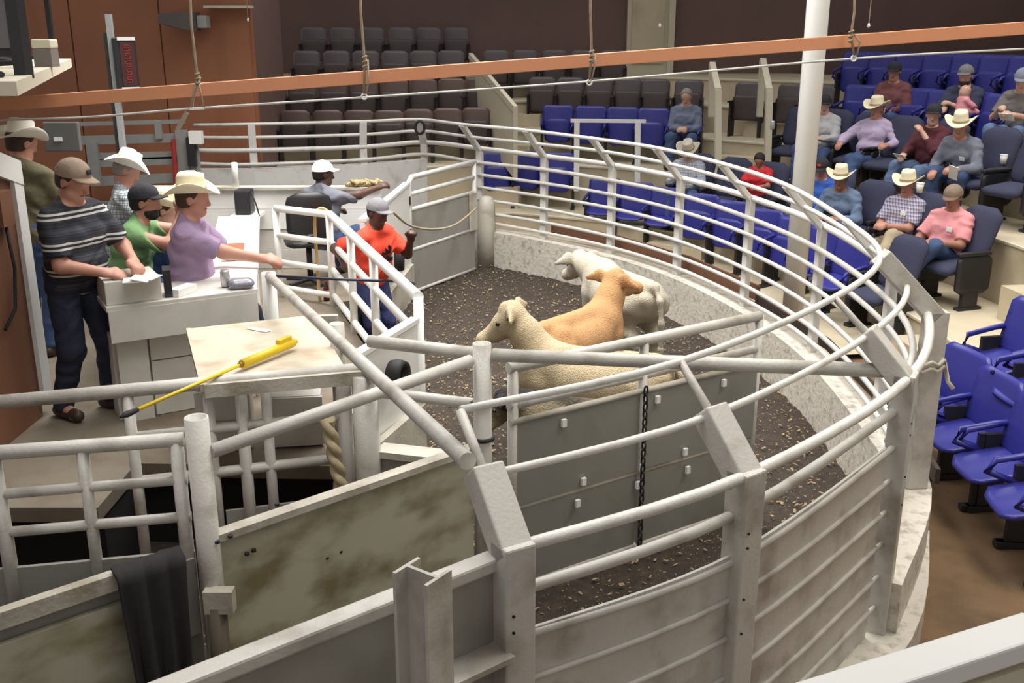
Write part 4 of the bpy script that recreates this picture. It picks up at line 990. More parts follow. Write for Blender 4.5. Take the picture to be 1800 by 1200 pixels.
def blob(name, prims, k, h, m, parent=None, allcuts=(), wr=0):
    lo = np.min([np.minimum(p[0], p[1])-max(p[2], p[3]) for p in prims], 0)-2.5*h
    hi = np.max([np.maximum(p[0], p[1])+max(p[2], p[3]) for p in prims], 0)+2.5*h
    dim = np.ceil((hi-lo)/h).astype(int)+1
    F = np.full(dim, 1.0, np.float32)
    for a, b, ra, rb, cuts, flat in prims:
        r = max(ra, rb)+k+2*h
        i0 = np.maximum(((np.minimum(a, b)-r-lo)/h).astype(int), 0); i1 = np.minimum(((np.maximum(a, b)+r-lo)/h).astype(int)+2, dim)
        X = [(lo[d]+np.arange(i0[d], i1[d])*h).astype(np.float32) for d in range(3)]
        px, py, pz = X[0][:, None, None], X[1][None, :, None], X[2][None, None, :]
        qx, qy, qz = px-a[0], py-a[1], pz-a[2]
        if flat is not None:
            n, s = flat; dn = (qx*n[0]+qy*n[1]+qz*n[2])*(s-1); qx, qy, qz = qx+n[0]*dn, qy+n[1]*dn, qz+n[2]*dn
        ba = b-a; L = max(float(ba @ ba), 1e-9)
        t = np.clip((qx*ba[0]+qy*ba[1]+qz*ba[2])/L, 0, 1)
        d = np.sqrt((qx-ba[0]*t)**2+(qy-ba[1]*t)**2+(qz-ba[2]*t)**2)-(ra+(rb-ra)*t)
        for c, n in cuts: d = np.maximum(d, (px-c[0])*n[0]+(py-c[1])*n[1]+(pz-c[2])*n[2])
        S = F[i0[0]:i1[0], i0[1]:i1[1], i0[2]:i1[2]]
        hh = np.maximum(k-np.abs(S-d), 0)/k
        S[...] = np.minimum(S, d)-hh*hh*k*.25
    if wr:      # soft folds of cloth
        px, py, pz = (lo[0]+np.arange(dim[0])*h)[:, None, None], (lo[1]+np.arange(dim[1])*h)[None, :, None], (lo[2]+np.arange(dim[2])*h)[None, None, :]
        w1 = np.sin(px*17+2.5*np.sin(pz*11)+1)+np.sin(py*19+2*np.sin(px*13+pz*9)); F = F+(wr*np.sin(pz*34+w1*1.6+px*20)).astype(np.float32)
    if allcuts:
        px, py, pz = (lo[0]+np.arange(dim[0])*h)[:, None, None], (lo[1]+np.arange(dim[1])*h)[None, :, None], (lo[2]+np.arange(dim[2])*h)[None, None, :]
        for c, n in allcuts: F = np.maximum(F, (px-c[0])*n[0]+(py-c[1])*n[1]+(pz-c[2])*n[2])
        F[0] = F[-1] = 1; F[:, 0] = F[:, -1] = 1; F[:, :, 0] = F[:, :, -1] = 1
    v, q = surfnet(F, lo, h)
    return np_mesh(name, v, q, m, parent)
def nv(v): v = np.array(v, float); return v/np.linalg.norm(v)
def ik(a, t, l1, l2, hint):
    a, t = np.array(a, float), np.array(t, float); d = t-a; L = np.linalg.norm(d)
    if L > (l1+l2)*.995: t = a+d/L*(l1+l2)*.995; d = t-a; L = np.linalg.norm(d)
    x = (l1*l1-l2*l2+L*L)/(2*L); y = math.sqrt(max(l1*l1-x*x, 0)); n = d/L
    hp = np.array(hint, float); hp = hp-n*(hp @ n); hp = nv(hp)
    return a+n*x+hp*y, t
SKIN = {'fair': mat('fair_skin', (204, 162, 142), .55, var=.1, vscale=12), 'ruddy': mat('ruddy_skin', (188, 136, 116), .55, var=.1, vscale=12), 'tan': mat('tan_skin', (160, 114, 94), .55, var=.1, vscale=12), 'dark': mat('dark_skin', (78, 52, 42), .5, var=.1, vscale=12)}
HAIR = {'grey': mat('grey_hair', (136, 130, 124), .8, var=.3, vscale=60), 'brown': mat('brown_hair', (66, 48, 38), .8, var=.3, vscale=60), 'black': mat('black_hair', (32, 28, 26), .8, var=.2, vscale=60)}
def cloth(name, c, var=.12): return mat('cloth_'+name, c, .88, var=var, vscale=9, bump=.9, bscale=9)
jeans = cloth('blue_jeans', (62, 82, 120), .25); jeans_dark = cloth('dark_jeans', (34, 40, 58), .25); khaki = cloth('khaki', (170, 156, 128)); jeans_lt = cloth('light_jeans', (96, 116, 150), .25)
leather = mat('brown_boot', (62, 46, 38), .5, var=.2); straw = mat('straw_hat', (232, 222, 192), .75, var=.06, vscale=40, bump=.2, bscale=160)
whitehat = mat('white_hat', (240, 236, 226), .75, var=.04, bump=.15, bscale=160); greyhat = mat('stone_hat', (196, 188, 172), .8, var=.08)
eye_m = mat('eye_dark', (36, 28, 26), .3, var=0); lip = mat('lip', (150, 84, 74), .5, var=0)
def cowboy_hat(parent, M, m, s=1.0):
    n = 36; V_ = []; F = []
    def ring(fx, fy, zf):
        b = len(V_)
        for i in range(n):
            a = 2*math.pi*i/n; V_.append(M @ Vector((fx*math.cos(a)*s, fy*math.sin(a)*s, zf(a)*s)))
        return b
    R = []
    for t in (1, .8, .6, .4, .2, 0):
        R.append(ring(.088+.085*t, .104+.085*t, lambda a, t=t: .058+.075*abs(math.cos(a))**2.2*t**1.7-.022*t*abs(math.sin(a))**2))
    for t in (.2, .45, .7, .9): R.append(ring(.088-.014*t, .104-.012*t, lambda a, t=t: .06+.115*t+.01*math.sin(a)*t))
    for sc in (.86, .6, .32, .08):
        R.append(ring(.074*sc, .092*sc, lambda a, sc=sc: .06+.118+.014*(sc > .7)-.034*(1-sc)**.7-(.012 if math.sin(a) > .4 else 0)*sc+.008*abs(math.cos(a))*sc))
    for k in range(len(R)-1):
        for i in range(n): F.append((R[k]+i, R[k]+(i+1) % n, R[k+1]+(i+1) % n, R[k+1]+i))
    F.append(tuple(R[-1]+i for i in range(n)))
    o = MB().add(V_, F).build('cowboy_hat', m, parent, smooth=True)
    so = o.modifiers.new('t', 'SOLIDIFY'); so.thickness = .006
    V_.clear(); F2 = []; a = ring(.0905, .1065, lambda a: .062); b = ring(.0885, .1045, lambda a: .085)
    F2 = [(i, (i+1) % n, n+(i+1) % n, n+i) for i in range(n)]
    MB().add(V_, F2).build('hat_band', mat('hat_band', (150, 134, 104), .6), o, smooth=True)
    return o
def ball_cap(parent, M, m, vis=None, back=False, logo=None):
    n = 24; V_ = []; F = []; R = []
    for k in range(8):
        ph = k/7*1.45; r = math.cos(ph)
        b = len(V_)
        for i in range(n):
            a = 2*math.pi*i/n; V_.append(M @ Vector((.101*r*math.cos(a), -.004+.115*r*math.sin(a), .042+.112*math.sin(ph)+(.012 if math.sin(a) > 0 else 0)*math.sin(a)*(1-math.sin(ph)))))
        R.append(b)
    for k in range(7):
        for i in range(n): F.append((R[k]+i, R[k]+(i+1) % n, R[k+1]+(i+1) % n, R[k+1]+i))
    F.append(tuple(R[-1]+i for i in range(n)))
    o = MB().add(V_, F).build('ball_cap', m, parent, smooth=True)
    V_ = []; F = []; n = 14
    for j in range(5):
        t = j/4
        for i in range(n+1):
            a = math.pi*(.12+.76*i/n); x = .098*math.cos(a); y = .106*math.sin(a)+t*.072*math.sin(a)**.6
            V_.append(M @ Vector((x*(1-.06*t), y, .058-.012*t-.9*x*x*(1+t))))
    F = [(j*(n+1)+i, j*(n+1)+i+1, (j+1)*(n+1)+i+1, (j+1)*(n+1)+i) for j in range(4) for i in range(n)]
    v = MB().add(V_, F).build('visor', vis or m, o, smooth=True); so = v.modifiers.new('t', 'SOLIDIFY'); so.thickness = .005
    if logo: MB().pad(.05, .032, .01, .008, M @ TR(0, .104, .095) @ Matrix.Rotation(.35, 4, 'X')).build('cap_badge', logo, o, smooth=True)
    return o
def person(label, pos, rz, pose='sit', s=1.0, seat_h=.35, lean=4, side=0, twist=0, fat=1.0, shirt=None, sleeve='long', pants=None, hat=None, hair='brown', skin='fair',
           head=(0, 8), lh=None, rh=None, lf=None, rf=None, lkn=None, rkn=None, lel=None, rel=None, h=.013, beard=None, tagst=False, shoes=None, glasses=False, hy=-.1, group=None, collar=True):
    r = thing('person', label, 'person', pos, rz, group); fat *= 1.08
    hz = seat_h+.10*s if pose == 'sit' else .93*s
    Hc = np.array([0, hy if pose == 'sit' else 0, hz])
    L, Sd, tw = math.radians(lean), math.radians(side), math.radians(twist)
    Uv = nv((math.sin(Sd), math.sin(L), math.cos(L)*math.cos(Sd)))
    Rr = nv((math.cos(tw), math.sin(tw), -math.sin(Sd))); Rr = nv(Rr-Uv*(Rr @ Uv)); Fw = np.cross(Uv, Rr)
    R0 = np.array([1., 0, 0])
    q = lambda u, x=0, f=0: Hc+Uv*u*s+Rr*x*s+Fw*f*s
    N = q(.50)
    hc = N+Uv*.062*s+np.array([0, .022*s, .088*s])
    hy_, hp_ = math.radians(head[0]), math.radians(head[1])
    Mh = Matrix.Translation(Vector(hc)) @ Matrix.Rotation(hy_, 4, 'Z') @ Matrix.Rotation(-hp_, 4, 'X') @ Matrix.Scale(s if s > .85 else s*1.1, 4)
    H = lambda x, y, z: np.array(Mh @ Vector((x, y, z)))
    hs = s if s > .85 else s*1.1
    def torso(e):
        f = fat
        return [prim(q(0, -.075), q(0, .075), .108*s+e), prim(q(.13, -.055, .012+.05*(f-1)), q(.13, .055, .012+.05*(f-1)), .108*s*f+e), prim(q(.30, -.08, .01), q(.30, .08, .01), .112*s*(.6+.4*f)+e),
                prim(q(.425, -.13), q(.425, .13), .068*s+e), prim(q(.52), q(.435, -.14), .052*s+e), prim(q(.52), q(.435, .14), .052*s+e)]
    P = torso(0)
    # head and neck
    P += [prim(q(.45), H(0, -.02, -.07), .056*hs), prim(H(0, -.02, .045), H(0, .022, .045), .083*hs), prim(H(0, .03, -.015), H(0, .04, -.07), .06*hs, .048*hs), prim(H(-.03, .025, -.07), H(.03, .025, -.07), .036*hs),
          prim(H(0, .066, -.09), H(0, .06, -.085), .024*hs), prim(H(0, .088, .01), H(0, .11, -.03), .010*hs, .016*hs), prim(H(-.03, .078, .026), H(.03, .078, .026), .016*hs)]
    for sg in (-1, 1):
        P.append(prim(H(sg*.08, -.005, .012), H(sg*.083, -.012, -.02), .022*hs, .014*hs, (), (np.array(Mh.to_3x3() @ Vector((1, 0, 0)))/hs, 2.2)))
    # arms
    dflt = {'sit': (.10, .20, seat_h+.24), 'stand': (.24, .04, .80*s)}[pose]
    arms = {}
    for sg, tgt, el in ((-1, lh, lel), (1, rh, rel)):
        S = q(.425, sg*.185)
        T = np.array(tgt if tgt is not None else (dflt[0]*sg, dflt[1], dflt[2]), float)
        E, W = ik(S, T, .285*s, .255*s, el if el is not None else (sg*.8, -.6, -.9))
        arms[sg] = (S, E, W)
        P += [prim(S, E, .056*s, .046*s), prim(E, W, .047*s, .031*s)]
        d = nv(W-E); pn = nv(np.array([-sg*.5, .1, -.9])-d*(np.array([-sg*.5, .1, -.9]) @ d)); sd = np.cross(d, pn)
        K = W+d*.085*s
        P.append(prim(W+d*.01*s, K, .036*s, .040*s, (), (pn, 1.9)))
        fr = max(.0098*s, h*.82)
        for j, (o, l) in enumerate(((-.030, .062), (-.010, .072), (.011, .068), (.030, .052))):
            b0 = K+sd*o*s; d1 = nv(d+pn*.45); d2 = nv(d*.55+pn)
            m1 = b0+d1*l*.55*s; P += [prim(b0-d*.01, m1, fr), prim(m1, m1+d2*l*.5*s, fr, fr*.92)]
        tsd = sd*(-1 if (sd @ np.array([-sg, .4, .4])) < 0 else 1)
        t0 = W+d*.03*s+tsd*.03*s; t1 = t0+nv(tsd*.8+d)*.036*s; P += [prim(t0, t1, fr*1.15), prim(t1, t1+nv(d+pn*.5)*.03*s, fr)]
    legs = {}
    for sg, tgt, kn in ((-1, lf, lkn), (1, rf, rkn)):
        J = q(-.02, sg*.095)
        if pose == 'sit': T = tgt if tgt is not None else (sg*.15, .42*s, .085)
        else: T = tgt if tgt is not None else (sg*.12, 0, .085)
        Kn, A = ik(J, np.array(T, float), .43*s, .42*s, kn if kn is not None else ((sg*.25, 1, 1) if pose == 'sit' else (0, 1, .0)))
        legs[sg] = (J, Kn, A)
        P += [prim(J, Kn, .088*s, .06*s), prim(Kn, A, .058*s, .042*s), prim(A, A+np.array([sg*.03, .13*s, -.04*s]), .038*s)]
    blob('body', P, .03*s, h, SKIN[skin], r)
    # shirt
    e = .020
    C = torso(e) if pose == 'stand' or True else []
    hem = q(-.07 if pose == 'stand' else -.02)
    C = [p for p in C]
    for sg in (-1, 1):
        S, E, W = arms[sg]
        if sleeve == 'long':
            n = nv(W-E); C += [prim(S, E, .068*s+.006, .060*s+.006), prim(E, W, .060*s+.004, .044*s, ((W-n*.01, n),))]
        else:
            n = nv(E-S); c = S+(E-S)*.82; C += [prim(S, E, .072*s+.006, .080*s, ((c, n),))]
    if collar: C += [prim(q(.485, sg*.03, .0), q(.528, sg*.022, .034), .047*s, .040*s) for sg in (-1, 1)]
    up = H(0, 0, -.09)
    sh = blob('shirt', C, .035*s, h, shirt, r, wr=.0055*s, allcuts=[(q(.535, 0, .0), nv(Uv*1.0+Fw*.55))]+([(hem, -Uv)] if pose == 'stand' else []))
    # trousers
    T_ = [prim(q(0, -.075), q(0, .075), .113*s), prim(q(.06, -.07), q(.06, .07), .108*s*max(1, fat*.96))]
    for sg in (-1, 1):
        J, Kn, A = legs[sg]; n = nv(A-Kn); T_ += [prim(J, Kn, .103*s, .086*s), prim(Kn, A, .083*s, .066*s, ((A+n*.01, n),))]
    blob('trousers', T_, .03*s, h*1.1, pants or jeans, r, wr=.004*s, allcuts=[(q(.10), Uv if pose == 'stand' else nv((0, -.55, 1)))])
    B_ = []
    for sg in (-1, 1):
        J, Kn, A = legs[sg]; yw = np.array([sg*.2, 1, 0]); yw = nv(yw)
        base = np.array([A[0], A[1], A[2]-.035*s])
        B_ = [prim(base-yw*.05*s, base+yw*.17*s, .046*s, .040*s, ((base-np.array([0, 0, .045*s]), (0, 0, -1)),)), prim(A+np.array([0, 0, .05*s]), base, .05*s)]
        blob('boot', B_, .02, h*1.1, shoes or leather, r)
    # face
    fe = MB(); br = MB()
    for sg in (-1, 1):
        c = Vector(H(sg*.03, .083, .006)); fe.tube([c-Vector((0, 0, 0)), c+(Mh.to_3x3() @ Vector((0, .008, 0)))], .009*hs, 8)
        br.tube([Vector(H(sg*.048, .082, .03)), Vector(H(sg*.03, .093, .034)), Vector(H(sg*.014, .094, .03))], .0045*hs, 6)
    fe.build('eyes', eye_m, r); br.build('eyebrows', HAIR[hair if hair else 'brown'], r)
    MB().tube([Vector(H(-.022, .083, -.062)), Vector(H(0, .093, -.06)), Vector(H(.022, .083, -.062))], .0055*hs, 6).build('mouth', lip, r)
    if hair:
        n1 = np.array(Mh.to_3x3() @ Vector((0, .86, -.5)))/hs; n2 = np.array(Mh.to_3x3() @ Vector((0, .15, -1)))/hs
        blob('hair', [prim(H(0, -.022, .045), H(0, .02, .047), .092*hs), prim(H(0, -.04, -.01), H(0, -.04, .03), .072*hs)], .02, h*.8, HAIR[hair], r, allcuts=[(H(0, .045, .05), nv(n1)), (H(0, -.06, -.055), nv(n2))]+([(H(0, 0, .075), nv(np.array(Mh.to_3x3() @ Vector((0, 0, 1)))))] if hat else []))
    if beard:
        n1 = np.array(Mh.to_3x3() @ Vector((0, 0, 1)))/hs
        blob('beard', [prim(H(0, .034, -.02), H(0, .044, -.075), .066*hs, .054*hs), prim(H(-.03, .03, -.07), H(.03, .03, -.07), .043*hs), prim(H(0, .068, -.095), H(0, .064, -.09), .03*hs)], .02, h*.8, HAIR[beard], r, allcuts=[(H(0, 0, -.048), nv(n1))])
    if glasses:
        gl = MB()
        for sg in (-1, 1): gl.tube([Vector(H(sg*.032+.02*math.cos(a), .1, .006+.014*math.sin(a))) for a in np.linspace(0, 6.2832, 12)], .003, 5, caps=False)
        gl.build('glasses', black_plastic, r)
    Mhat = Mh @ Matrix.Rotation(.08, 4, 'X')
    if hat:
        if hat[0] == 'cowboy': cowboy_hat(r, Mhat, hat[1])
        else: ball_cap(r, Mhat, hat[1], hat[2] if len(hat) > 2 else None, logo=hat[3] if len(hat) > 3 else None)
    if tagst:
        c = q(.33, -.09, .118*(.6+.4*fat)+.034)
        M = Matrix.Translation(Vector(c)) @ Matrix(((Rr[0], Fw[0], Uv[0], 0), (Rr[1], Fw[1], Uv[1], 0), (Rr[2], Fw[2], Uv[2], 0), (0, 0, 0, 1)))
        MB().pad(.075, .055, .006, .005, M @ Matrix.Rotation(-.1, 4, 'Z')).build('name_sticker', bright, r)
    r['_'] = 0; del r['_']
    r_info = dict(root=r, q=q, H=H, arms=arms, Rr=Rr, Fw=Fw, Uv=Uv, Mh=Mh, fat=fat)
    return r_info
def local(rt, p): return rt.matrix_basis @ Vector(p)
def held(name, label, cat, info, p, size, rot, m):
    rt = info['root']; w = Matrix.Translation(rt.location) @ Matrix.Rotation(rt.rotation_euler[2], 4, 'Z')
    c = w @ Vector(p); M = (Matrix.Rotation(rt.rotation_euler[2], 3, 'Z') @ rot)
    return tag(MB().box((0, 0, 0), size, M).build(name, m, loc=c), label, cat)
RX = lambda a: Matrix.Rotation(a, 3, 'X'); RZ3 = lambda a: Matrix.Rotation(a, 3, 'Z')
# ---- people in the stand
def rowp(k, px, dz=.8, off=0.0): t = row_at(k, px, dz); return row_pt(k, t, off)
lav = cloth('lavender', (184, 168, 196)); maroon = cloth('maroon', (84, 36, 44)); gb = cloth('grey_blue', (118, 122, 136)); denim = cloth('denim_shirt', (108, 126, 154)); pink = cloth('pink', (224, 150, 154)); blueT = cloth('royal_blue', (52, 92, 180))
brick = cloth('brick', (120, 74, 74)); navyT = cloth('navy_tee', (56, 60, 84)); greyT = cloth('grey_tee', (112, 108, 106)); lgrey = cloth('light_grey', (178, 178, 180)); redT = cloth('red_tee', (206, 44, 52)); slate = cloth('slate_check', (112, 120, 142))
pl_white = plaid('plaid_white', (214, 218, 226), (120, 132, 156), (70, 76, 96), 26); pl_purple = plaid('plaid_purple', (172, 168, 190), (84, 78, 108), (220, 214, 220), 26)
capk = cloth('black_cap', (40, 40, 46)); capg = cloth('grey_cap', (120, 118, 122)); capt = cloth('tan_cap', (136, 118, 102)); capb = cloth('blue_grey_cap', (128, 134, 150)); redb = mat('red_badge', (200, 50, 48), .6)
G = 'people seated in the stand'
p = rowp(2, 1200, .8, .1)
person('man with grey hair in a slate shirt, hands clasped, beside empty blue seats', p, face(p, (-.6, 6)), fat=1.05, shirt=slate, hair='grey', head=(0, 25), lh=(-.04, .2, .62), rh=(.04, .2, .62), lean=2, h=.014, group=G)
p = rowp(1, NAVY1[0]-6, .9)
i = person('man in a pale cowboy hat and white plaid shirt reading a booklet', p, face(p, (-1.2, 7)), shirt=pl_white, hat=('cowboy', greyhat), hair='grey', head=(0, 34), lean=8, lh=(-.1, .3, .72), rh=(.08, .3, .72), h=.014, group=G, glasses=True)
held('sale_booklet', 'open booklet held by the white plaid shirt man', 'booklet', i, (0, .37, .74), (.24, .17, .012), RX(.5), bright)
p = rowp(1, NAVY1[2]-10, .75)
person('young boy in a bright red T-shirt slumped in a navy seat', p+Vector((0, 0, 0)), face(p, (-1.2, 7)), s=.76, seat_h=.5, shirt=redT, sleeve='short', pants=jeans_dark, hair='black', head=(10, 38), lean=4, h=.012, group=G, lf=(-.1, .38, .2), rf=(.1, .38, .2), hy=-.14, skin='tan')
p = rowp(2, NAVY2[1]-8, .9)
i = person('man in a light grey shirt partly hidden by the white column', p, face(p, (-1.6, 7)), shirt=lgrey, hair='brown', hat=('cap', capk), head=(20, 12), lean=-4, lh=(-.12, .25, .66), rh=(.12, .22, .68), h=.014, group=G, lf=(-.25, .5, .085))
held('sale_sheet', 'white sheet on the knee of the light grey shirt man', 'paper', i, (-.15, .36, .66), (.2, .14, .006), RX(.15), bright)
p = rowp(2, NAVY2[2]+16, .9)
person('man in a straw hat and lavender shirt leaning back with crossed legs', p, face(p, (-1.9, 8)), shirt=lav, hair='grey', hat=('cowboy', straw), head=(-6, 10), lean=-9, lh=(-.36, .14, .66), rh=(.3, .2, .64), h=.013, group=G, skin='ruddy', lf=(.05, .52, .1), rf=(-.12, .56, .14), fat=1.05, rel=(1, -.2, -.6))
p = rowp(2, NAVY2[4]-8, .9)
i = person('young man in a maroon sweater and black cap resting his chin on a hand', p, face(p, (-2, 8.6)), shirt=maroon, pants=jeans_lt, hair='black', hat=('cap', capk), head=(34, 6), lean=2, lh=(-.04, .15, .89), lel=(-.5, .5, -1), rh=(.1, .32, .62), h=.013, group=G, lf=(-.16, .55, .085), rf=(.2, .5, .085))
held('sale_sheet', 'white card in the hand of the maroon sweater man', 'paper', i, (.06, .43, .62), (.14, .1, .006), RX(.6), bright)
p = rowp(2, NAVY2[5]-18, .9)
i = person('man in a straw hat and grey-blue shirt leaning forward with elbows on knees', p, face(p, (-1.5, 7.5)), shirt=gb, hair='grey', hat=('cowboy', straw), head=(20, 16), lean=24, lh=(-.16, .48, .58), rh=(.16, .46, .52), h=.013, group=G, tagst=True, skin='ruddy', fat=1.15, hy=0.0)
held('sale_sheet', 'white sheet held out by the grey-blue shirt man', 'paper', i, (-.2, .6, .56), (.11, .2, .006), RX(1.0) @ RZ3(.3), bright)
p = rowp(3, 1566, .8)
person('man in a dark cap and brick red shirt in the upper row', p, face(p, (-1.5, 8)), shirt=brick, hair='brown', hat=('cap', capk), head=(8, 12), skin='ruddy', h=.015, group=G, fat=1.15)
p = rowp(3, 1690, .8)
person('man in a grey cap and navy T-shirt with a baby on his lap', p, face(p, (-1.2, 7)), shirt=navyT, sleeve='short', hair='brown', hat=('cap', capg), head=(4, 12), h=.014, group=G, rh=(.12, .3, .68), lh=(-.02, .28, .74), beard='brown')
pb2 = p
p = rowp(3, 1793, .8)
i = person('man in a pale cap and grey T-shirt at the right edge of the upper row', p, face(p, (-1.2, 7)), shirt=greyT, sleeve='short', pants=jeans_lt, hair='brown', hat=('cap', capb), head=(20, 22), h=.014, group=G, lean=10, lh=(-.12, .36, .70), rh=(.1, .3, .74))
held('sale_sheet', 'white sheet held by the man at the right edge', 'paper', i, (-.08, .46, .68), (.17, .12, .006), RX(.8), bright)
p = rowp(1, NAVY1[4]-6, .9)
person('moustached man in a royal blue shirt and black cap with red badge', p, face(p, (-1.4, 8)), shirt=blueT, hair='brown', hat=('cap', capk, None, redb), head=(12, 22), h=.013, group=G, skin='ruddy', sleeve='short', fat=1.1)
p = rowp(1, NAVY1[5]-20, .9)
person('man in a straw hat and denim shirt leaning on his knees by the fence', p, face(p, (-1.4, 7.2)), shirt=denim, hair='brown', hat=('cowboy', straw), head=(16, 10), lean=20, h=.013, group=G, skin='tan', lh=(-.12, .42, .60), rh=(.16, .40, .60), hy=0)
p = rowp(1, NAVY1[6]-14, .9)
person('man in a straw hat and purple plaid shirt with hands folded and one foot up', p, face(p, (-1.4, 7.6)), shirt=pl_purple, sleeve='short', pants=khaki, hair='grey', hat=('cowboy', straw), head=(10, 10), lean=-8, h=.012, group=G, skin='ruddy', lh=(-.03, .2, .66), rh=(.06, .2, .66), tagst=True, fat=1.1, lf=(-.22, .62, .3), rf=(-.05, .6, .12))
p = rowp(1, NAVY1[7]-18, .9)
person('man in a tan cap and pink shirt with a watch and a raised knee', p, face(p, (-1.2, 7)), shirt=pink, sleeve='short', pants=jeans, hair='black', hat=('cap', capt, cloth('tan_visor', (120, 96, 78))), head=(14, 22), lean=-2, h=.012, group=G, skin='tan', lh=(-.10, .24, .66), rh=(.16, .26, .64), tagst=True, fat=1.15, lf=(.06, .50, .3), lkn=(-.4, .7, 1.4))
# baby on the lap of the navy shirt man
bw = Matrix.Translation(pb2) @ Matrix.Rotation(face(pb2, (-1.2, 7)), 4, 'Z'); bp = bw @ Vector((-.13, .26, .62))
by = thing('baby', 'baby in a pink sleepsuit sitting on the navy shirt man\'s lap', 'baby', bp, face(pb2, (-1.2, 7))+2.6)
blob('body', [prim((0, 0, .06), (0, .01, .2), .075, .065), prim((0, .01, .28), (0, .02, .31), .07), prim((0, .06, .26), (0, .065, .27), .03), prim((-.07, 0, .19), (-.11, .08, .12), .028), prim((.07, 0, .19), (.11, .08, .12), .028), prim((-.05, .02, .05), (-.08, .16, .04), .045, .03), prim((.05, .02, .05), (.08, .16, .04), .045, .03), prim((-.11, .08, .12), (-.12, .11, .11), .02), prim((.11, .08, .12), (.12, .11, .11), .02)], .025, .010, SKIN['fair'], by)
blob('sleepsuit', [prim((0, 0, .06), (0, .01, .2), .085, .074), prim((-.07, 0, .19), (-.11, .08, .12), .037), prim((.07, 0, .19), (.11, .08, .12), .037), prim((-.05, .02, .05), (-.08, .16, .04), .054, .04), prim((.05, .02, .05), (.08, .16, .04), .054, .04)], .02, .010, cloth('baby_pink', (236, 158, 168)), by)
# ---- people at the sales desk and in the ring
G2 = 'people at the sales platform'
strp = stripes('striped_polo', (34, 36, 44), [(.19, .22, .06, (62, 64, 72)), (.025, .3, 0, (46, 48, 56)), (.19, .075, .40, (196, 196, 192)), (.19, .075, .56, (196, 196, 192))])
i = person('standing man in a striped dark polo and brown cap handling papers', (-2.98, 6.78, ZP), -2.0, 'stand', s=1.04, shirt=strp, sleeve='short', pants=jeans_dark, hair='brown', skin='ruddy', hat=('cap', capt, cloth('tan_cap2', (140, 120, 100)), capk), head=(12, 20), lean=8, h=.010, fat=1.2, lh=(-.16, .40, 1.10), rh=(.05, .34, 1.06), group=G2, lel=(-1, -.6, -.6), lf=(-.14, .06, .085), rf=(.14, -.1, .085))
olive = cloth('olive', (104, 98, 74))
person('standing man in a straw hat and olive shirt seen from behind', (-3.92, 8.15, ZP), -.25, 'stand', s=1.09, shirt=olive, hat=('cowboy', whitehat), hair='brown', skin='ruddy', head=(-20, 12), lean=6, h=.012, lh=(-.14, .36, 1.0), rh=(.2, .36, 1.0), group=G2, fat=1.05, pants=jeans)
pl_green = plaid('plaid_slate', (208, 214, 218), (92, 106, 112), (60, 70, 80), 24)
person('seated man in a white hat and slate plaid shirt at the back of the counter', (-3.42, 9.1, ZP), -1.2, s=1.04, shirt=pl_green, hat=('cowboy', whitehat), hair='grey', skin='ruddy', head=(-4, 26), lean=8, seat_h=.62, h=.012, lh=(-.1, .36, .86), rh=(.16, .36, .86), group=G2, fat=1.1)
person('man in a straw hat half hidden behind the purple shirt man', (-2.92, 8.5, ZP), -1.2, shirt=cloth('mid_blue', (76, 104, 150)), hat=('cowboy', straw), hair='brown', skin='fair', head=(-10, 18), lean=10, seat_h=.40, h=.013, lh=(-.1, .36, .80), rh=(.16, .3, .80), group=G2, sleeve='short')
green = cloth('green', (112, 150, 100))
person('bearded man in a green shirt and black cap hunched at the counter', (-3.06, 7.95, ZP), -1.5, s=1.04, shirt=green, hat=('cap', capk), hair='black', beard='black', skin='ruddy', head=(4, 4), lean=22, seat_h=.56, h=.011, lh=(-.08, .44, 1.22), rh=(.02, .46, 1.2), group=G2, fat=1.2, hy=-.05)
purple = cloth('purple', (146, 124, 152))
person('seated man in a straw hat and purple shirt reaching for the guard pipe', (-2.31, 7.42, ZP), -1.5, s=1.06, shirt=purple, sleeve='short', hat=('cowboy', straw), hair='brown', beard=None, skin='ruddy', head=(6, 4), lean=6, seat_h=.62, h=.011, rh=(.02, .62, .92), lh=(-.2, .40, .92), group=G2, fat=1.08, rel=(.4, -.3, -1), pants=jeans_dark)
greyp = cloth('grey_polo', (104, 106, 116))
person('man in a white cap and grey polo stretching an arm over the ledge', (-1.98, 10.7, ZP), -.55, shirt=greyp, sleeve='short', hat=('cap', whitehat), hair='black', skin='dark', head=(-30, 4), lean=10, seat_h=.40, h=.012, rh=(.36, .5, .98), lh=(-.14, .3, .7), group=G2, fat=1.15, rel=(.5, -.2, -1))
orangeT = cloth('orange_tee', (230, 74, 50))
oi = person('man in an orange T-shirt and grey cap holding a lead rope', (-1.36, 9.6, 0.0), -2.15, 'stand', s=.98, shirt=orangeT, sleeve='short', pants=cloth('indigo', (54, 60, 104)), hat=('cap', capg), hair='black', skin='dark', head=(-2, 14), lean=10, h=.011, fat=1.12, rh=(.42, .04, 1.16), lh=(-.16, .38, 1.30), group=G2, lel=(-.5, .1, -1), rel=(.3, -1, -.3))
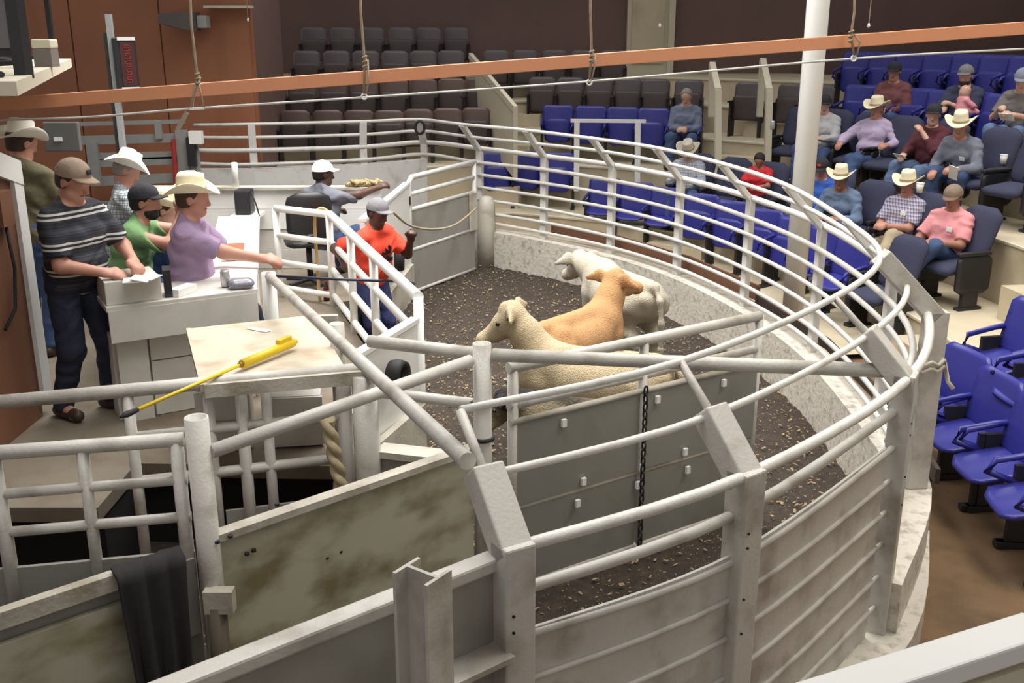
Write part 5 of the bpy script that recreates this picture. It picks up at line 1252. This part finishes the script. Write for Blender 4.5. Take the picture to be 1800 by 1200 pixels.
# print on the orange shirt: three slanted bars over the word
rt = oi['root']; Rr, Fw, Uv = oi['Rr'], oi['Fw'], oi['Uv']
c = oi['q'](.285, .0, .168); Mx = Matrix.Translation(Vector(c)) @ Matrix(((-Rr[0], Fw[0], Uv[0], 0), (-Rr[1], Fw[1], Uv[1], 0), (-Rr[2], Fw[2], Uv[2], 0), (0, 0, 0, 1)))
Mx = Matrix.Translation(Vector(c)) @ Matrix(((Rr[0], -Fw[0], Uv[0], 0), (Rr[1], -Fw[1], Uv[1], 0), (Rr[2], -Fw[2], Uv[2], 0), (0, 0, 0, 1)))
prt = MB(); ink = mat('black_print', (30, 26, 28), .7, var=0)
for k, (x, hgt) in enumerate(((-.052, .035), (-.008, .065), (.036, .095))):
    P4 = [(-x-.0, 0, .0), (-x-.03, 0, .0), (-x-.03+.0, 0, hgt*.55), (-x+.0, 0, hgt*.9)]
    prt.add([Mx @ Vector((a, .012 if False else -.0, b)) for a, _, b in P4]+[Mx @ Vector((a, .02, b)) for a, _, b in P4], [(0, 1, 2, 3), (7, 6, 5, 4), (0, 4, 5, 1), (1, 5, 6, 2), (2, 6, 7, 3), (3, 7, 4, 0)])
so = prt.build('shirt_print', ink, rt)
fc = bpy.data.curves.new('shirt_lettering', 'FONT'); fc.body = 'adidas'; fc.size = .075; fc.align_x = 'CENTER'; fc.extrude = .012; fc.offset = .0015
fo = bpy.data.objects.new('tmp_text', fc); COL.objects.link(fo)
tme = bpy.data.meshes.new_from_object(fo.evaluated_get(bpy.context.evaluated_depsgraph_get())); bpy.data.objects.remove(fo); bpy.data.curves.remove(fc)
tme.name = 'shirt_lettering'; tme.materials.clear(); tme.materials.append(ink)
fo = bpy.data.objects.new('shirt_lettering', tme); COL.objects.link(fo); fo.parent = rt
ct_ = oi['q'](.215, -.0, .166)
fo.matrix_local = Matrix.Translation(Vector(ct_)) @ Matrix(((-Rr[0], Uv[0], Fw[0], 0), (-Rr[1], Uv[1], Fw[1], 0), (-Rr[2], Uv[2], Fw[2], 0), (0, 0, 0, 1)))
# ------------------------------------------------------------ calves
def fur(name, c, c2, var=.15, sc=2.2): return mat(name, c, .9, var=var, vscale=sc, col2=c2, bump=.75, bscale=110, dirt=c2, dscale=3, damt=.3)
hoofm = mat('hoof', (58, 50, 44), .6); pinkn = mat('muzzle_pink', (190, 150, 136), .5); darkn = mat('muzzle_dark', (96, 80, 72), .5)
def calf(label, pos, rz, s, m, poll, yaw, pitch, nose, switch, h=.016, earm=None, tail=None):
    r = thing('calf', label, 'calf', pos, rz, 'calves in the sale ring')
    S = lambda *p: np.array(p)*s
    P = [prim(S(0, .36, .70), S(0, .30, .74), .205*s), prim(S(0, .15, .66), S(0, -.15, .655), .225*s, .23*s), prim(S(0, -.36, .72), S(0, -.46, .74), .20*s, .175*s), prim(S(0, .40, .86), S(0, -.50, .88), .075*s),
         prim(S(-.11, -.42, .83), S(.11, -.42, .83), .075*s), prim(S(-.07, -.58, .78), S(.07, -.58, .78), .06*s), prim(S(0, .50, .62), S(0, .44, .56), .13*s)]
    pl = np.array(poll); P += [prim(S(0, .40, .80), S(*(pl*.55+np.array((0, .42, .82))*.45)), .175*s, .125*s), prim(S(*(pl*.55+np.array((0, .42, .82))*.45)), S(*pl), .125*s, .098*s), prim(S(0, .46, .66), S(*(pl*.6+np.array((0, .44, .6))*.4)), .14*s, .08*s)]
    Mh = Matrix.Translation(Vector(S(*pl))) @ Matrix.Rotation(math.radians(yaw), 4, 'Z') @ Matrix.Rotation(-math.radians(pitch), 4, 'X') @ Matrix.Scale(s*1.1, 4)
    H = lambda x, y, z: np.array(Mh @ Vector((x, y, z)))
    P += [prim(H(0, 0, .0), H(0, .09, -.01), .096*s, .086*s), prim(H(0, .09, -.01), H(0, .28, -.035), .076*s, .054*s), prim(H(-.022, .30, -.04), H(.022, .30, -.04), .054*s), prim(H(0, .04, -.07), H(0, .20, -.075), .058*s, .042*s), prim(H(0, -.02, .06), H(0, .02, .075), .05*s)]
    n = np.array(Mh.to_3x3() @ Vector((0, .9, .3)))/s
    for g in (-1, 1): P += [prim(H(g*.08, -.02, .03), H(g*.13, -.04, .03), .032*s, .055*s, (), (nv(n), 2.0)), prim(H(g*.13, -.04, .03), H(g*.26, -.06, -.01), .058*s, .024*s, (), (nv(n), 2.2))]
    feet = []
    for g, dy in ((-1, .03), (1, -.04)):
        K, Fk = S(g*.125, .39+dy*.6, .37), S(g*.12, .38+dy, .10)
        P += [prim(S(g*.12, .36, .64), K, .105*s, .052*s), prim(K, Fk, .046*s, .033*s), prim(Fk, Fk+S(0, .025, -.045), .036*s)]
        feet.append(Fk+S(0, .03, -.06))
        Kn, Hk, Fh = S(g*.14, -.30-dy, .50), S(g*.125, -.53-dy*2, .37), S(g*.12, -.48-dy*2, .10)
        P += [prim(S(g*.11, -.42, .70), Kn, .15*s, .085*s), prim(Kn, Hk, .078*s, .046*s), prim(Hk, Fh, .042*s, .033*s), prim(Fh, Fh+S(0, .03, -.045), .036*s)]
        feet.append(Fh+S(0, .04, -.06))
    tl = tail or [(0, -.62, .91), (.0, -.715, .80), (.01, -.735, .60), (.02, -.72, .36)]
    for a, b in zip(tl[:-1], tl[1:]): P.append(prim(S(*a), S(*b), .026*s, .02*s))
    P.append(prim(S(0, -.52, .89), S(*tl[0]), .05*s, .03*s))
    blob('body', P, .045*s, h, m, r)
    e = tl[-1]; blob('tail_switch', [prim(S(*e), S(e[0], e[1]+.01, e[2]-.13), .03*s, .022*s)], .02, .009, switch, r)
    for f in feet: blob('hoof', [prim(f, f+S(0, .02, -.012), .035*s, .04*s, ((np.array((0, 0, .002)), (0, 0, -1)),))], .01, .01, hoofm, r)
    eb = MB()
    for g in (-1, 1):
        c = Vector(H(g*.078, .105, .012)); eb.tube([c, c+(Mh.to_3x3() @ Vector((g*.012, .006, 0)))], .016*s, 8)
    eb.build('eyes', eye_m, r)
    blob('nose', [prim(H(-.02, .335, -.035), H(.02, .335, -.035), .032*s)], .01, .009, nose, r)
    if earm: blob('ear_lining', [prim(H(g*.12, -.012, .032), H(g*.20, -.03, .018), .048*s, .02*s, (), (nv(n), 2.0)) for g in (-1, 1)], .01, .009, earm, r)
    return r
creamf = fur('cream_fur', (208, 194, 164), (178, 156, 120)); tanf = fur('tan_fur', (184, 134, 86), (198, 156, 110)); whitef = fur('white_fur', (204, 199, 184), (176, 166, 144))
spot = mat('black_cream_fur', (34, 30, 29), .9, var=.2, bump=.8, bscale=55, dirt=(206, 188, 148), dscale=1.6, damt=.6)
c1 = calf('cream calf facing left with a yellow back tag', (.60, 7.32, .0), 1.17, .97, creamf, (0, .66, 1.13), 10, 34, darkn, whitef, earm=darkn)
MB().pad(.09, .05, .008, .01, TR(.03, -.22, .937) @ Matrix.Rotation(1.5, 4, 'X')).build('yellow_back_tag', mat('yellow_plastic', (224, 190, 30)), c1)
MB().pad(.025, .09, .008, .01, TR(.192, -.40, .80) @ Matrix.Rotation(math.pi/2, 4, 'Z')).build('red_mark', mat('red_badge', (200, 50, 48)), c1)
calf('tan calf looking back over its shoulder in the middle', (.56, 8.32, .02), -.66, .97, tanf, (0, .58, 1.08), -6, 12, pinkn, tanf, earm=mat('ear_brown', (150, 96, 60), .9))
calf('white calf standing tail-on beside the ring wall', (1.06, 9.68, .0), .40, 1.03, whitef, (0, .86, .84), 0, 28, pinkn, whitef)
calf('small cream calf with black patches close behind the swing gate', (.48, 6.66, .02), 1.25, .78, spot, (0, .70, .84), 0, 50, darkn, creamf)
